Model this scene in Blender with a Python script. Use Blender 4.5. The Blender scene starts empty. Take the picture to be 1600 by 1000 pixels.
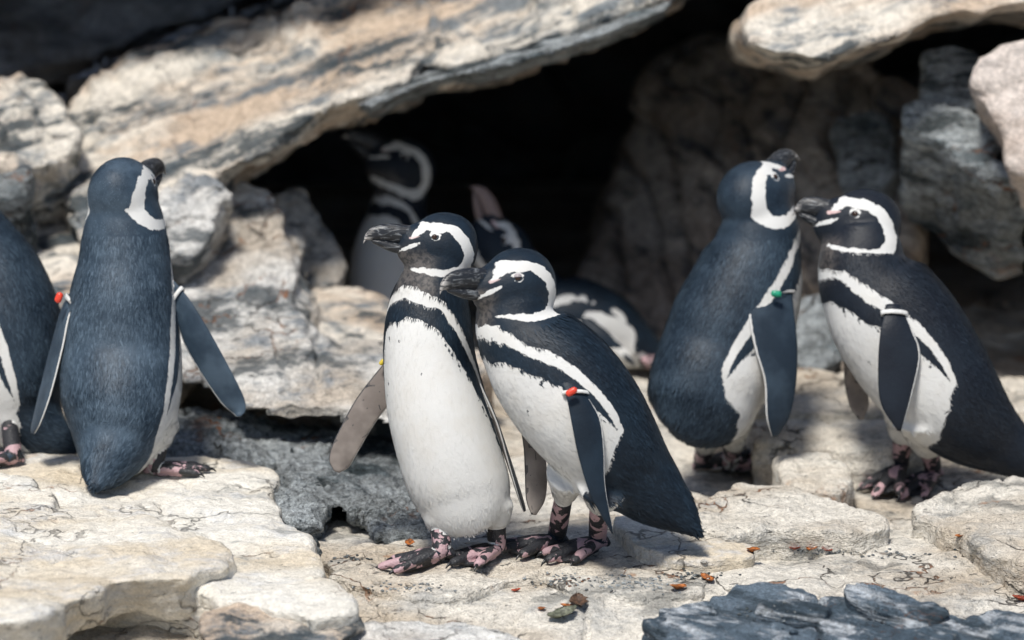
import bpy, math, random
import numpy as np
from mathutils import Vector, Matrix
from mathutils.bvhtree import BVHTree
from mathutils.kdtree import KDTree

SC = bpy.context.scene
COL = SC.collection
rad = math.radians

# ------------------------------------------------------------------ camera
PITCH = rad(12.0)
LENS = 150.0
FP = LENS / 36.0 * 1600.0          # focal length in photo pixels (photo is 1600 x 1000)
R_ = np.array([1.0, 0.0, 0.0])
FW = np.array([0.0, math.cos(PITCH), -math.sin(PITCH)])
U_ = np.array([0.0, math.sin(PITCH), math.cos(PITCH)])
CAM = np.array([0.0, 0.0, 0.40]) - 7.3 * FW

cd = bpy.data.cameras.new('camera')
cam = bpy.data.objects.new('camera', cd)
COL.objects.link(cam)
cam.location = CAM
cam.rotation_euler = (math.pi / 2 - PITCH, 0, 0)
cd.lens = LENS
cd.sensor_width = 36.0
cd.clip_start = 0.1
cd.clip_end = 400
cd.dof.use_dof = True
cd.dof.focus_distance = 7.30
cd.dof.aperture_fstop = 2.3
SC.camera = cam

# ------------------------------------------------------------------ light
SUN_EL, SUN_AZ = rad(62), rad(-22)      # azimuth: 0 = from the camera side, negative = from the left
world = bpy.data.worlds.new('World')
SC.world = world
world.use_nodes = True
wn = world.node_tree
bg = wn.nodes['Background']
sky = wn.nodes.new('ShaderNodeTexSky')
sky.sky_type = 'NISHITA'
sky.sun_disc = False
sky.sun_elevation = SUN_EL
sdir = np.array([math.sin(SUN_AZ) * math.cos(SUN_EL), -math.cos(SUN_AZ) * math.cos(SUN_EL), math.sin(SUN_EL)])
sky.sun_rotation = math.atan2(sdir[0], sdir[1])
wn.links.new(sky.outputs[0], bg.inputs[0])
bg.inputs[1].default_value = 0.085
sl = bpy.data.lights.new('sun', 'SUN')
sl.energy = 3.8
sl.angle = rad(12)
sl.color = (1.0, 0.955, 0.885)
sun = bpy.data.objects.new('sun', sl)
COL.objects.link(sun)
sun.rotation_euler = Vector(sdir).to_track_quat('Z', 'Y').to_euler()
sun.location = (-2, -4, 6)
vs = SC.view_settings
vs.view_transform = 'Standard'
vs.look = 'None'
vs.exposure = 0.2
vs.gamma = 1.0
SC.render.film_transparent = False
SC.cycles.use_denoising = True
SC.cycles.max_bounces = 4
SC.cycles.diffuse_bounces = 3
SC.cycles.use_adaptive_sampling = True
SC.cycles.adaptive_threshold = 0.03
SC.cycles.caustics_reflective = False
SC.cycles.caustics_refractive = False


def P(px, py, d):
    """photo pixel + distance along the view axis -> world point"""
    return CAM + d * (FW + (px - 800.0) / FP * R_ + (500.0 - py) / FP * U_)


def dz(py, z):
    """distance along the view axis at which the row py reaches height z"""
    return (CAM[2] - z) / (math.sin(PITCH) - (500.0 - py) / FP * math.cos(PITCH))


def cvec(r, u, t):
    return r * R_ + u * U_ - t * FW


def unit(v):
    v = np.asarray(v, float)
    return v / (np.linalg.norm(v, axis=-1, keepdims=True) + 1e-12)


# ------------------------------------------------------------------ noise
_rng = np.random.default_rng(7)
_PERM = np.concatenate([_rng.permutation(256)] * 3).astype(np.int64)
_G = unit(_rng.normal(size=(256, 3)))
_H = _rng.random(4096)


def perlin(p, seed=0):
    p = np.asarray(p, float) + seed * 17.31
    i = np.floor(p).astype(np.int64)
    f = p - i
    w = f * f * f * (f * (f * 6 - 15) + 10)
    i &= 255
    out = 0
    for dx in (0, 1):
        a = _PERM[(i[:, 0] + dx) & 255]
        wx = w[:, 0] if dx else 1 - w[:, 0]
        for dy in (0, 1):
            b = _PERM[a + ((i[:, 1] + dy) & 255)]
            wy = w[:, 1] if dy else 1 - w[:, 1]
            for dzz in (0, 1):
                g = _G[_PERM[b + ((i[:, 2] + dzz) & 255)]]
                wz = w[:, 2] if dzz else 1 - w[:, 2]
                out = out + wx * wy * wz * (g[:, 0] * (f[:, 0] - dx) + g[:, 1] * (f[:, 1] - dy) + g[:, 2] * (f[:, 2] - dzz))
    return out * 1.6


def fbm(p, octs=4, seed=0, gain=0.5):
    s, a, t = 0, 1.0, 0
    p = np.asarray(p, float)
    for o in range(octs):
        s = s + a * perlin(p * (2.03 ** o), seed + o * 3.7)
        t += a
        a *= gain
    return s / t * 1.5


def sstep(a, b, x):
    t = np.clip((x - a) / (b - a), 0, 1)
    return t * t * (3 - 2 * t)


def stair(x, k, sharp=0.72):
    y = x * k
    i = np.floor(y)
    return (i + sstep(sharp, 1.0, y - i)) / k


# ------------------------------------------------------------------ mesh helpers
def mesh_np(me):
    n = len(me.vertices)
    co = np.empty(n * 3)
    me.vertices.foreach_get('co', co)
    return co.reshape(-1, 3)


def make_mesh(name, V, F):
    me = bpy.data.meshes.new(name)
    V = np.asarray(V, float)
    if isinstance(F, np.ndarray):
        k = F.shape[1]
        me.vertices.add(len(V))
        me.vertices.foreach_set('co', V.ravel())
        me.loops.add(F.size)
        me.loops.foreach_set('vertex_index', F.ravel().astype(np.int32))
        me.polygons.add(len(F))
        me.polygons.foreach_set('loop_start', np.arange(0, F.size, k, dtype=np.int32))
        me.update(calc_edges=True)
    else:
        me.from_pydata([tuple(v) for v in V], [], F)
        me.update()
    return me


def smooth_shade(me):
    me.polygons.foreach_set('use_smooth', np.ones(len(me.polygons), bool))


def eval_mesh(ob):
    dg = bpy.context.evaluated_depsgraph_get()
    return bpy.data.meshes.new_from_object(ob.evaluated_get(dg), preserve_all_data_layers=True, depsgraph=dg)


def quads_of(me):
    ls = np.empty(len(me.polygons), np.int32)
    lt = np.empty(len(me.polygons), np.int32)
    me.polygons.foreach_get('loop_start', ls)
    me.polygons.foreach_get('loop_total', lt)
    vi = np.empty(len(me.loops), np.int32)
    me.loops.foreach_get('vertex_index', vi)
    return ls, lt, vi


def voxel(parts, size):
    """join closed shells [(V,F)...] and voxel-remesh them into one skin; returns (V, quads)"""
    Vs, Fs, o = [], [], 0
    for V, F in parts:
        Vs.append(np.asarray(V, float))
        Fs += [tuple(int(i) + o for i in f) for f in F]
        o += len(V)
    me = bpy.data.meshes.new('tmp')
    me.from_pydata([tuple(v) for v in np.concatenate(Vs)], [], Fs)
    me.update()
    ob = bpy.data.objects.new('tmp', me)
    COL.objects.link(ob)
    m = ob.modifiers.new('r', 'REMESH')
    m.mode = 'VOXEL'
    m.voxel_size = size
    m.adaptivity = 0.0
    out = eval_mesh(ob)
    V = mesh_np(out)
    ls, lt, vi = quads_of(out)
    F = vi.reshape(-1, 4).copy() if (lt == 4).all() else None
    if F is None:
        F = np.array([list(vi[s:s + 4]) if t == 4 else [vi[s], vi[s + 1], vi[s + 2], vi[s + 2]] for s, t in zip(ls, lt)])
    bpy.data.objects.remove(ob)
    bpy.data.meshes.remove(me)
    bpy.data.meshes.remove(out)
    return V, F


def edges_of(F):
    e = np.concatenate([F[:, [0, 1]], F[:, [1, 2]], F[:, [2, 3]], F[:, [3, 0]]])
    e.sort(axis=1)
    return np.unique(e, axis=0)


def laplace(V, E, n, lam=0.5, w=None):
    N = len(V)
    deg = np.bincount(E.ravel(), minlength=N).astype(float)[:, None]
    V = V.copy()
    for _ in range(n):
        S = np.stack([np.bincount(E[:, 0], V[E[:, 1], k], N) + np.bincount(E[:, 1], V[E[:, 0], k], N) for k in range(3)], 1)
        d = S / deg - V
        V += lam * d * (1 if w is None else w[:, None])
    return V


def normals_of(V, F):
    a = V[F[:, 2]] - V[F[:, 0]]
    b = V[F[:, 3]] - V[F[:, 1]]
    fn = np.cross(a, b)
    N = np.zeros_like(V)
    for k in range(4):
        for c in range(3):
            N[:, c] += np.bincount(F[:, k], fn[:, c], len(V))
    return unit(N)


def catmull(pts, n):
    """resample control rows through a centripetal-ish Catmull-Rom curve"""
    pts = np.asarray(pts, float)
    k = len(pts)
    P0 = np.vstack([2 * pts[0] - pts[1], pts, 2 * pts[-1] - pts[-2]])
    t = np.linspace(0, k - 1, n)
    i = np.clip(np.floor(t).astype(int), 0, k - 2)
    f = (t - i)[:, None]
    a, b, c, d = P0[i], P0[i + 1], P0[i + 2], P0[i + 3]
    return 0.5 * ((2 * b) + (c - a) * f + (2 * a - 5 * b + 4 * c - d) * f ** 2 + (3 * b - a - 3 * c + d) * f ** 3)


def loft(C, N1, N2, A, B, m=40, pw=2.0):
    C, N1, N2 = map(np.asarray, (C, N1, N2))
    th = np.linspace(0, 2 * math.pi, m, endpoint=False)
    ct, st = np.cos(th), np.sin(th)
    ct = np.sign(ct) * np.abs(ct) ** (2 / pw)
    st = np.sign(st) * np.abs(st) ** (2 / pw)
    V = C[:, None, :] + N1[:, None, :] * (A[:, None] * ct)[..., None] + N2[:, None, :] * (B[:, None] * st)[..., None]
    n = len(C)
    V = V.reshape(-1, 3)
    F = []
    for i in range(n - 1):
        for j in range(m):
            k = (j + 1) % m
            F.append((i * m + j, i * m + k, (i + 1) * m + k, (i + 1) * m + j))
    V = np.vstack([V, C[:1], C[-1:]])
    a, b = n * m, n * m + 1
    for j in range(m):
        k = (j + 1) % m
        F.append((a, k, j))
        F.append((b, (n - 1) * m + j, (n - 1) * m + k))
    return V, F


# ------------------------------------------------------------------ scene bookkeeping
def tag(o, label=None, cat=None, group=None, kind=None):
    if label: o['label'] = label
    if cat: o['category'] = cat
    if group: o['group'] = group
    if kind: o['kind'] = kind
    return o


def link(name, me, mat=None, parent=None, origin=None):
    if origin is not None:
        co = mesh_np(me) - np.asarray(origin)
        me.vertices.foreach_set('co', co.ravel())
        me.update()
    ob = bpy.data.objects.new(name, me)
    me.name = name
    COL.objects.link(ob)
    if mat is not None and len(me.materials) == 0:
        me.materials.append(mat)
    if parent is not None:
        ob.parent = parent
    if origin is not None:
        ob.location = origin
    return ob


# ------------------------------------------------------------------ node helpers
class NT:
    def __init__(self, name):
        self.m = bpy.data.materials.new(name)
        self.m.use_nodes = True
        self.t = self.m.node_tree
        self.b = self.t.nodes['Principled BSDF']
        self.out = self.t.nodes['Material Output']

    def n(self, typ, **kw):
        nd = self.t.nodes.new(typ)
        for k, v in kw.items():
            setattr(nd, k, v)
        return nd

    def put(self, sock, v):
        if isinstance(v, bpy.types.NodeSocket):
            self.t.links.new(v, sock)
        elif v is not None:
            if hasattr(sock.default_value, '__len__') and not hasattr(v, '__len__'):
                v = (v,) * len(sock.default_value)
            if hasattr(v, '__len__') and len(v) == 3 and len(sock.default_value) == 4:
                v = (*v, 1)
            sock.default_value = v

    def math(self, op, a, b=None, c=None, clamp=False):
        nd = self.n('ShaderNodeMath', operation=op, use_clamp=clamp)
        for s, v in zip(nd.inputs, (a, b, c)):
            self.put(s, v)
        return nd.outputs[0]

    def mix(self, f, a, b, mode='MIX'):
        nd = self.n('ShaderNodeMix', data_type='RGBA', blend_type=mode)
        self.put(nd.inputs[0], f)
        self.put(nd.inputs[6], a)
        self.put(nd.inputs[7], b)
        return nd.outputs[2]

    def ramp(self, x, lo, hi, a=0.0, b=1.0):
        nd = self.n('ShaderNodeMapRange', interpolation_type='SMOOTHSTEP')
        for s, v in zip(nd.inputs, (x, lo, hi, a, b)):
            self.put(s, v)
        return nd.outputs[0]

    def obj(self):
        return self.n('ShaderNodeTexCoord').outputs['Object']

    def mapping(self, v, scale=(1, 1, 1), rot=(0, 0, 0), loc=(0, 0, 0)):
        nd = self.n('ShaderNodeMapping')
        self.put(nd.inputs[0], v)
        nd.inputs['Scale'].default_value = scale
        nd.inputs['Rotation'].default_value = rot
        nd.inputs['Location'].default_value = loc
        return nd.outputs[0]

    def noise(self, v, scale, detail=4, rough=0.55, dist=0.0):
        nd = self.n('ShaderNodeTexNoise')
        self.put(nd.inputs['Vector'], v)
        nd.inputs['Scale'].default_value = scale
        nd.inputs['Detail'].default_value = detail
        nd.inputs['Roughness'].default_value = rough
        nd.inputs['Distortion'].default_value = dist
        return nd.outputs['Fac']

    def attr(self, name):
        return self.n('ShaderNodeAttribute', attribute_name=name).outputs['Fac']

    def bump(self, h, strength, dist, prev=None):
        nd = self.n('ShaderNodeBump')
        nd.inputs['Strength'].default_value = strength
        nd.inputs['Distance'].default_value = dist
        self.put(nd.inputs['Height'], h)
        if prev is not None:
            self.put(nd.inputs['Normal'], prev)
        return nd.outputs[0]

    def set(self, **kw):
        for k, v in kw.items():
            self.put(self.b.inputs[k.replace('_', ' ')], v)

# ================================================================== rock materials
def rock_mat(name, light, warm, cool, dark, cool_amt=0.5, dark_amt=0.5, ochre_amt=0.4, streak=(1, 1, 3), srot=(0, 0, 0),
             scale=1.0, bump=1.0, speck=0.5, seed=0.0, cool_lo=0.50, con=0.5):
    m = NT(name)
    g = m.n('ShaderNodeNewGeometry').outputs['Position']
    co = m.mapping(g, loc=(seed * 3.1, seed * 1.7, seed * 0.9))
    cs = m.mapping(m.mapping(co, rot=srot), scale=streak)
    big = m.noise(cs, 3.2 * scale, 3, 0.6)
    mid = m.noise(cs, 9.0 * scale, 5, 0.68)
    fin = m.noise(co, 60 * scale, 4, 0.7)
    grit = m.noise(co, 230 * scale, 2, 0.7)
    c = m.mix(m.ramp(big, 0.40, 0.62), light, warm)
    c = m.mix(m.math('MULTIPLY', m.ramp(mid, cool_lo, cool_lo + 0.16), cool_amt), c, cool)
    # blue-grey lichen and dark crusts with ragged borders
    li = m.noise(m.mapping(cs, loc=(4.2, 1.1, 7.7)), 5.0 * scale, 5, 0.68)
    lm = m.ramp(m.math('ADD', li, m.math('MULTIPLY', m.math('SUBTRACT', fin, 0.5), 0.22)), 0.60 - 0.10 * dark_amt, 0.66 - 0.06 * dark_amt)
    c = m.mix(m.math('MULTIPLY', lm, min(1.0, 0.35 + 0.6 * dark_amt)), c, dark)
    # small dark pits
    pit = m.noise(m.mapping(cs, loc=(9, 3, 2)), 42 * scale, 3, 0.7)
    c = m.mix(m.math('MULTIPLY', m.ramp(pit, 0.63, 0.70), 0.75 * speck), c, (dark[0] * .45, dark[1] * .45, dark[2] * .45))
    # iron stains
    oc = m.noise(m.mapping(co, loc=(1.7, 8.3, 2.9)), 6.5 * scale, 4, 0.7)
    om = m.math('MULTIPLY', m.ramp(oc, 0.63, 0.75), ochre_amt)
    c = m.mix(om, c, (0.36, 0.17, 0.075))
    c = m.mix(1.0, c, m.mix(m.ramp(fin, 0.5 - .22, 0.5 + .22), (1 - .62 * con,) * 3, (1 + .4 * con,) * 3), 'MULTIPLY')
    c = m.mix(1.0, c, m.mix(m.ramp(grit, .3, .7), (1 - .45 * con,) * 3, (1 + .35 * con,) * 3), 'MULTIPLY')
    wob = m.n('ShaderNodeTexNoise')
    m.put(wob.inputs['Vector'], co)
    wob.inputs['Scale'].default_value = 14 * scale
    wob.inputs['Detail'].default_value = 3
    vsum = m.n('ShaderNodeVectorMath', operation='MULTIPLY_ADD')
    m.put(vsum.inputs[0], wob.outputs['Color'])
    vsum.inputs[1].default_value = (0.16, 0.16, 0.16)
    m.put(vsum.inputs[2], m.mapping(co, scale=(0.8, 1.0, 2.2)))
    vor = m.n('ShaderNodeTexVoronoi', feature='DISTANCE_TO_EDGE')
    m.put(vor.inputs['Vector'], vsum.outputs[0])
    vor.inputs['Scale'].default_value = 5.5 * scale
    cr = m.math('MULTIPLY', m.ramp(vor.outputs['Distance'], 0.004, 0.022, 1.0, 0.0), m.ramp(m.noise(co, 4.5 * scale, 1, .5), 0.46, 0.58))
    c = m.mix(m.math('MULTIPLY', cr, 0.85 * speck), c, m.mix(m.ramp(oc, 0.50, 0.60), (0.035, 0.033, 0.03), (0.30, 0.12, 0.045)))
    nb0 = m.bump(cr, 0.8 * speck, -0.012)
    nb = m.bump(fin, 0.55 * bump, 0.010, nb0)
    nb = m.bump(grit, 0.6 * bump, 0.004, nb)
    nb = m.bump(m.math('SUBTRACT', mid, m.math('MULTIPLY', pit, 0.3)), 0.6 * bump, 0.016, nb)
    m.set(Base_Color=c, Roughness=0.86, Normal=nb)
    m.b.inputs['Specular IOR Level'].default_value = 0.25
    return m.m


CREAM = rock_mat('cream_limestone', (0.74, 0.71, 0.64), (0.62, 0.54, 0.42), (0.50, 0.52, 0.55), (0.13, 0.15, 0.16), 0.6, 0.22, 0.30, (0.6, 1, 2.5), speck=0.7, con=0.30)
CREAM2 = rock_mat('floor_limestone', (0.70, 0.66, 0.585), (0.52, 0.45, 0.36), (0.35, 0.36, 0.36), (0.09, 0.10, 0.10), 0.55, 0.40, 0.9, (0.7, 1, 2.5), speck=1.0, seed=3, bump=1.5, con=0.38)
TAN = rock_mat('tan_limestone', (0.70, 0.65, 0.57), (0.54, 0.43, 0.33), (0.13, 0.16, 0.185), (0.045, 0.06, 0.07), 0.9, 0.95, 0.45, (0.42, 1.6, 2.4), (0, rad(22), 0), speck=0.5, seed=5, scale=.9, bump=1.3, cool_lo=0.475, con=0.4)
GREY = rock_mat('grey_lichened_rock', (0.46, 0.50, 0.52), (0.26, 0.28, 0.285), (0.10, 0.13, 0.145), (0.016, 0.026, 0.03), 0.85, 0.85, 0.45, (0.6, 1, 2.4), speck=1.0, bump=2.4, seed=8, con=0.8)
PALE = rock_mat('pale_grey_limestone', (0.68, 0.67, 0.64), (0.50, 0.44, 0.37), (0.21, 0.24, 0.27), (0.045, 0.06, 0.07), 0.85, 0.8, 0.25, (0.7, 1, 2), (0, rad(10), 0), speck=0.9, seed=11, bump=1.6, con=0.5)
SLATE = rock_mat('blue_slate', (0.17, 0.225, 0.28), (0.08, 0.115, 0.15), (0.62, 0.66, 0.70), (0.025, 0.038, 0.048), 0.95, 0.6, 0.1, (0.35, 1, 4.0), (0, rad(-12), 0), speck=0.6, bump=1.7, seed=13, scale=1.7, cool_lo=0.49, con=0.6)
WALL = rock_mat('brown_cave_rock', (0.46, 0.40, 0.34), (0.32, 0.26, 0.21), (0.09, 0.09, 0.095), (0.03, 0.03, 0.03), 0.95, 0.6, 0.25, (0.4, 1, 2.6), (0, rad(-28), 0), speck=0.5, seed=17, scale=.8)
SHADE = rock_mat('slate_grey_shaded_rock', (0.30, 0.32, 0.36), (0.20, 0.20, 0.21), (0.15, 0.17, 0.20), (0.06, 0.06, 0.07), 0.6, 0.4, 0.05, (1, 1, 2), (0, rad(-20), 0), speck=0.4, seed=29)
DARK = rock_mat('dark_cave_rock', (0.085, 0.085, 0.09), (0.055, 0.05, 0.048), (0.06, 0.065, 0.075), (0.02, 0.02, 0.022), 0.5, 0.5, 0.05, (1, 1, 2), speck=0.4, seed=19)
PINKISH = rock_mat('pinkish_limestone', (0.62, 0.55, 0.50), (0.52, 0.43, 0.37), (0.42, 0.39, 0.38), (0.12, 0.12, 0.12), 0.35, 0.15, 0.3, (1, 1, 2), speck=0.5, seed=23)


# ================================================================== rock shapes
def rock_disp(p, amp, scale, seed, strata=None, flake=0.6, fine=1.0, crack=0.5):
    q = p * scale
    warp = np.stack([perlin(q * 0.8, seed + 50), perlin(q * 0.8, seed + 61), perlin(q * 0.8, seed + 72)], 1)
    qw = q + 0.5 * warp
    d = amp * fbm(qw, 4, seed)
    h = fbm(qw * 1.4 + 3, 3, seed + 20)
    d = d + flake * amp * stair(h, 5.0)
    if strata is not None:
        sdir_, freq, sa = strata
        x = p @ unit(np.array(sdir_)) * freq + 0.9 * fbm(p * 2.2, 3, seed + 31)
        i = np.floor(x).astype(int)
        f = x - i
        h0, h1 = _H[(i + seed * 7) % 4096], _H[(i + 1 + seed * 7) % 4096]
        d = d + sa * (h0 + (h1 - h0) * sstep(0.80, 1.0, f) - 0.55 * np.exp(-((f - 0.9) / 0.06) ** 2))
    d = d + fine * amp * 0.22 * fbm(q * 7.0, 3, seed + 40)
    if crack:
        c = perlin(qw * 1.1, seed + 44)
        msk = sstep(0.0, 0.3, perlin(q * 0.6, seed + 47))
        d = d - crack * amp * msk * np.exp(-(c / 0.035) ** 2)
    return d


ROCKS = []          # (V, F) of every rock, for putting feet on


def rock(name, outline, anchors, thick, mat, label, amp=0.012, scale=6.0, seed=1, vox=0.006, smooth=6, strata=None,
         ext=None, flake=0.6, fine=1.0, crack=0.9, grow=0.0, kind=None, cat='rock', group=None, jag=0.013):
    """solid rock: outline traced on a plane through three (px, py, distance) anchors, thickened along ext, worn and chipped"""
    a, b, c = (P(*q) for q in anchors)
    n = unit(np.cross(b - a, c - a))
    if n @ FW > 0:
        n = -n
    pts = []
    k = len(outline)
    for i in range(k):
        x0, y0 = outline[i]
        x1, y1 = outline[(i + 1) % k]
        m = max(1, int(math.hypot(x1 - x0, y1 - y0) / 9))
        for j in range(m):
            t = j / m
            pts.append((x0 + (x1 - x0) * t, y0 + (y1 - y0) * t))
    W = []
    for x, y in pts:
        ray = unit(P(x, y, 1.0) - CAM)
        W.append(CAM + ray * (((a - CAM) @ n) / (ray @ n)))
    W = np.array(W)
    cen = W.mean(0)
    if grow:
        W = W + unit(W - cen) * grow
    e = -n * thick if ext is None else np.array(ext, float) * thick
    jn = np.stack([perlin(W * 14, seed + 5), perlin(W * 14, seed + 6), perlin(W * 14, seed + 7)], 1)
    jn = jn + 0.4 * np.stack([perlin(W * 45, seed + 15), perlin(W * 45, seed + 16), perlin(W * 45, seed + 17)], 1)
    W = W + jag * (jn - (jn @ n)[:, None] * n)
    N = len(W)
    V = np.vstack([W, W + e])
    F = [tuple(range(N)), tuple(range(2 * N - 1, N - 1, -1))]
    # orientation
    area = np.zeros(3)
    for i in range(N):
        area += np.cross(W[i], W[(i + 1) % N])
    if area @ e > 0:
        F = [f[::-1] for f in F]
        for i in range(N):
            j = (i + 1) % N
            F.append((i, j, N + j, N + i))
    else:
        for i in range(N):
            j = (i + 1) % N
            F.append((j, i, N + i, N + j))
    V, Q = voxel([(V, F)], vox)
    E = edges_of(Q)
    V = laplace(V, E, smooth)
    Nn = normals_of(V, Q)
    d = rock_disp(V, amp, scale, seed, strata, flake, fine, crack)
    V = V + Nn * d[:, None]
    V = laplace(V, E, 1, 0.35)
    ROCKS.append((V, Q))
    me = make_mesh(name, V, Q)
    smooth_shade(me)
    org = np.array([V[:, 0].mean(), V[:, 1].mean(), V[:, 2].min()])
    o = link(name, me, mat, origin=org)
    tag(o, label, cat if kind is None else None, group, kind)
    return o


def flat(z):
    """three anchors of the level plane at height z"""
    return [(400, 700, dz(700, z)), (1200, 700, dz(700, z)), (800, 950, dz(950, z))]


def tilt(z, sx=0.0, sy=0.0, x0=0.0, y0=0.0):
    """anchors of the plane z + sx*(X-x0) + sy*(Y-y0): three world points turned into pixel anchors"""
    out = []
    for X, Y in ((-0.5, -0.2), (0.6, 0.0), (0.1, 0.9)):
        w = np.array([X, Y, z + sx * (X - x0) + sy * (Y - y0)]) - CAM
        d = w @ FW
        out.append((800 + FP * (w @ R_) / d, 500 - FP * (w @ U_) / d, d))
    return out


# ---- ground: one sheet, fine where the camera looks, running on to the horizon
def build_ground():
    def axis(lo, hi, h, far):
        core = np.arange(lo, hi, h)
        g = [0.0]
        s = h
        while g[-1] < far:
            s *= 1.35
            g.append(g[-1] + s)
        g = np.array(g[1:])
        return np.concatenate([(lo - g)[::-1], core, hi + g])
    xs = axis(-1.05, 1.15, 0.0055, 60)
    ys = axis(-0.75, 1.9, 0.006, 60)
    X, Y = np.meshgrid(xs, ys)
    p = np.stack([X.ravel(), Y.ravel(), np.zeros(X.size)], 1)
    near = np.exp(-np.maximum(0, np.hypot(p[:, 0], p[:, 1] - 0.4) - 2.0))
    q = p * np.array([1, 0.75, 1])
    wv = 0.5 * np.stack([perlin(q * 3, 1), perlin(q * 3, 2), 0 * q[:, 0]], 1)
    h = fbm(q * 2.6 + wv, 4, 3)
    z = 0.016 * h + 0.030 * stair(fbm(q * 2.0 + wv + 5, 3, 9), 4.5, 0.80) + 0.006 * fbm(q * 16, 4, 12)
    c = perlin(q * 4.2 + wv, 21)
    z -= 0.016 * np.exp(-(c / 0.03) ** 2) * sstep(-0.1, 0.2, perlin(q * 1.9, 23))
    z -= 0.02
    # the shelf falls away towards the viewer and climbs gently to the back
    z += -0.10 * sstep(-0.25, -0.75, p[:, 1]) + 0.02 * sstep(0.6, 1.6, p[:, 1])
    z = z * near - 0.12 * (1 - near)
    p[:, 2] = z
    nx, ny = len(xs), len(ys)
    i = (np.arange(ny - 1)[:, None] * nx + np.arange(nx - 1)[None]).ravel()
    F = np.stack([i, i + 1, i + nx + 1, i + nx], 1)
    me = make_mesh('ground', p, F)
    smooth_shade(me)
    o = link('ground', me, CREAM2)
    tag(o, 'pale cracked limestone ground of the enclosure', kind='structure')
    ROCKS.append((p, F))


build_ground()

S = 'rock_slab'
# ---- floor, right and middle
rock(S, [(500, 868), (560, 850), (640, 846), (760, 848), (880, 828), (1000, 842), (1090, 862), (1130, 893), (1085, 922), (1000, 934),
         (930, 930), (850, 902), (790, 904), (730, 926), (650, 930), (570, 916), (520, 896)], tilt(0.0, 0, 0.02), 0.10, CREAM2,
     'flat pale rock ledge under the feet of the two huddled penguins', amp=0.007, scale=9, seed=2, vox=0.005, smooth=4, flake=1.3, fine=1.6, ext=(0, 0, -1))
rock(S, [(1070, 800), (1100, 772), (1150, 752), (1250, 760), (1330, 786), (1384, 806), (1388, 820), (1352, 828), (1290, 828), (1200, 826), (1130, 834), (1080, 826)],
     tilt(0.026, 0, 0.03), 0.12, CREAM2, 'broad flat pale slab with a dark cracked end, between the two penguin pairs', amp=0.008, scale=8, seed=4, vox=0.005, smooth=7, flake=1.2, fine=1.5, ext=(0, 0, -1))
rock(S, [(1425, 800), (1470, 770), (1540, 748), (1640, 738), (1660, 890), (1600, 884), (1540, 858), (1480, 828)], tilt(0.035, 0.03, 0.05, 0.8, 0.2), 0.10, CREAM2,
     'cracked cream slab with rusty stains beside the feet of the billing penguin', amp=0.009, scale=8, seed=6, vox=0.0055, smooth=6, flake=1.3, fine=1.5, ext=(0, 0, -1))
rock('boulder', [(1213, 716), (1240, 703), (1290, 702), (1322, 722), (1335, 748), (1312, 764), (1262, 768), (1224, 750)], tilt(0.035, 0, 0.1, 0, 0.45), 0.10, CREAM2,
     'low rounded tan boulder between the feet of the billing penguins', amp=0.008, scale=10, seed=9, vox=0.005, smooth=12, ext=(0, 0, -1))
rock(S, [(1170, 640), (1260, 628), (1390, 634), (1450, 650), (1440, 690), (1350, 704), (1250, 694), (1180, 690)], tilt(0.05, 0, 0.04, 0, 0.7), 0.10, CREAM2,
     'thin layered tan ledge with orange stains behind the billing penguins', amp=0.008, scale=8, seed=10, vox=0.006, smooth=5, ext=(0, 0, -1), strata=((0, 0, 1), 40, 0.008))
rock(S, [(1080, 590), (1180, 575), (1260, 572), (1340, 584), (1420, 600), (1420, 640), (1300, 646), (1180, 640), (1090, 632)], tilt(0.085, 0, 0.05, 0, 1.0), 0.14, CREAM2,
     'upper tan rock step at the foot of the cave wall', amp=0.010, scale=7, seed=12, vox=0.007, smooth=5, ext=(0, 0, -1), strata=((0, 0, 1), 36, 0.008))
rock(S, [(1540, 590), (1620, 585), (1700, 600), (1700, 690), (1590, 680), (1545, 640)], tilt(0.07, 0, 0.05, 0.8, 0.9), 0.12, CREAM2,
     'mossy tan rock step behind the tail of the billing penguin', amp=0.010, scale=7, seed=14, vox=0.007, smooth=6, ext=(0, 0, -1))
rock('stone', [(960, 806), (1010, 800), (1075, 818), (1130, 838), (1185, 850), (1180, 864), (1120, 872), (1040, 864), (985, 846)], tilt(0.03, 0, 0.05, 0.3, 0.0), 0.06, CREAM,
     'angular white stone under the tail of the leaning penguin', amp=0.007, scale=12, seed=15, vox=0.005, smooth=4, ext=(0, 0, -1))
# slate in front
rock('slate_block', [(1112, 930), (1150, 914), (1215, 916), (1275, 930), (1286, 960), (1270, 982), (1230, 978), (1180, 968), (1128, 962)], tilt(0.022, -0.05, 0.2, 0.5, -0.3), 0.16, SLATE,
     'pointed blue-grey slate block with pale veins, its rounded end bare', amp=0.008, scale=11, seed=16, vox=0.0045, smooth=3, ext=(0, 0, -1), strata=((0.2, -0.3, 1), 60, 0.008))
rock('slate_block', [(1316, 914), (1340, 908), (1392, 924), (1440, 938), (1490, 954), (1470, 968), (1400, 956), (1330, 938)], tilt(0.036, -0.08, 0.15, 0.7, -0.3), 0.14, SLATE,
     'long dark slate wedge tilted above the other slate', amp=0.006, scale=11, seed=18, vox=0.0045, smooth=3, ext=(0, 0, -1), strata=((0.3, -0.3, 1), 60, 0.006))
rock('slate_block', [(1278, 940), (1330, 936), (1400, 952), (1480, 964), (1560, 985), (1620, 1030), (1290, 1030), (1284, 985)], tilt(0.012, -0.03, 0.12, 0.7, -0.3), 0.14, SLATE,
     'wide slate slab with white streaks below the slate wedge', amp=0.008, scale=9, seed=22, vox=0.005, smooth=4, ext=(0, 0, -1), strata=((0.2, -0.3, 1), 50, 0.008))
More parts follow.
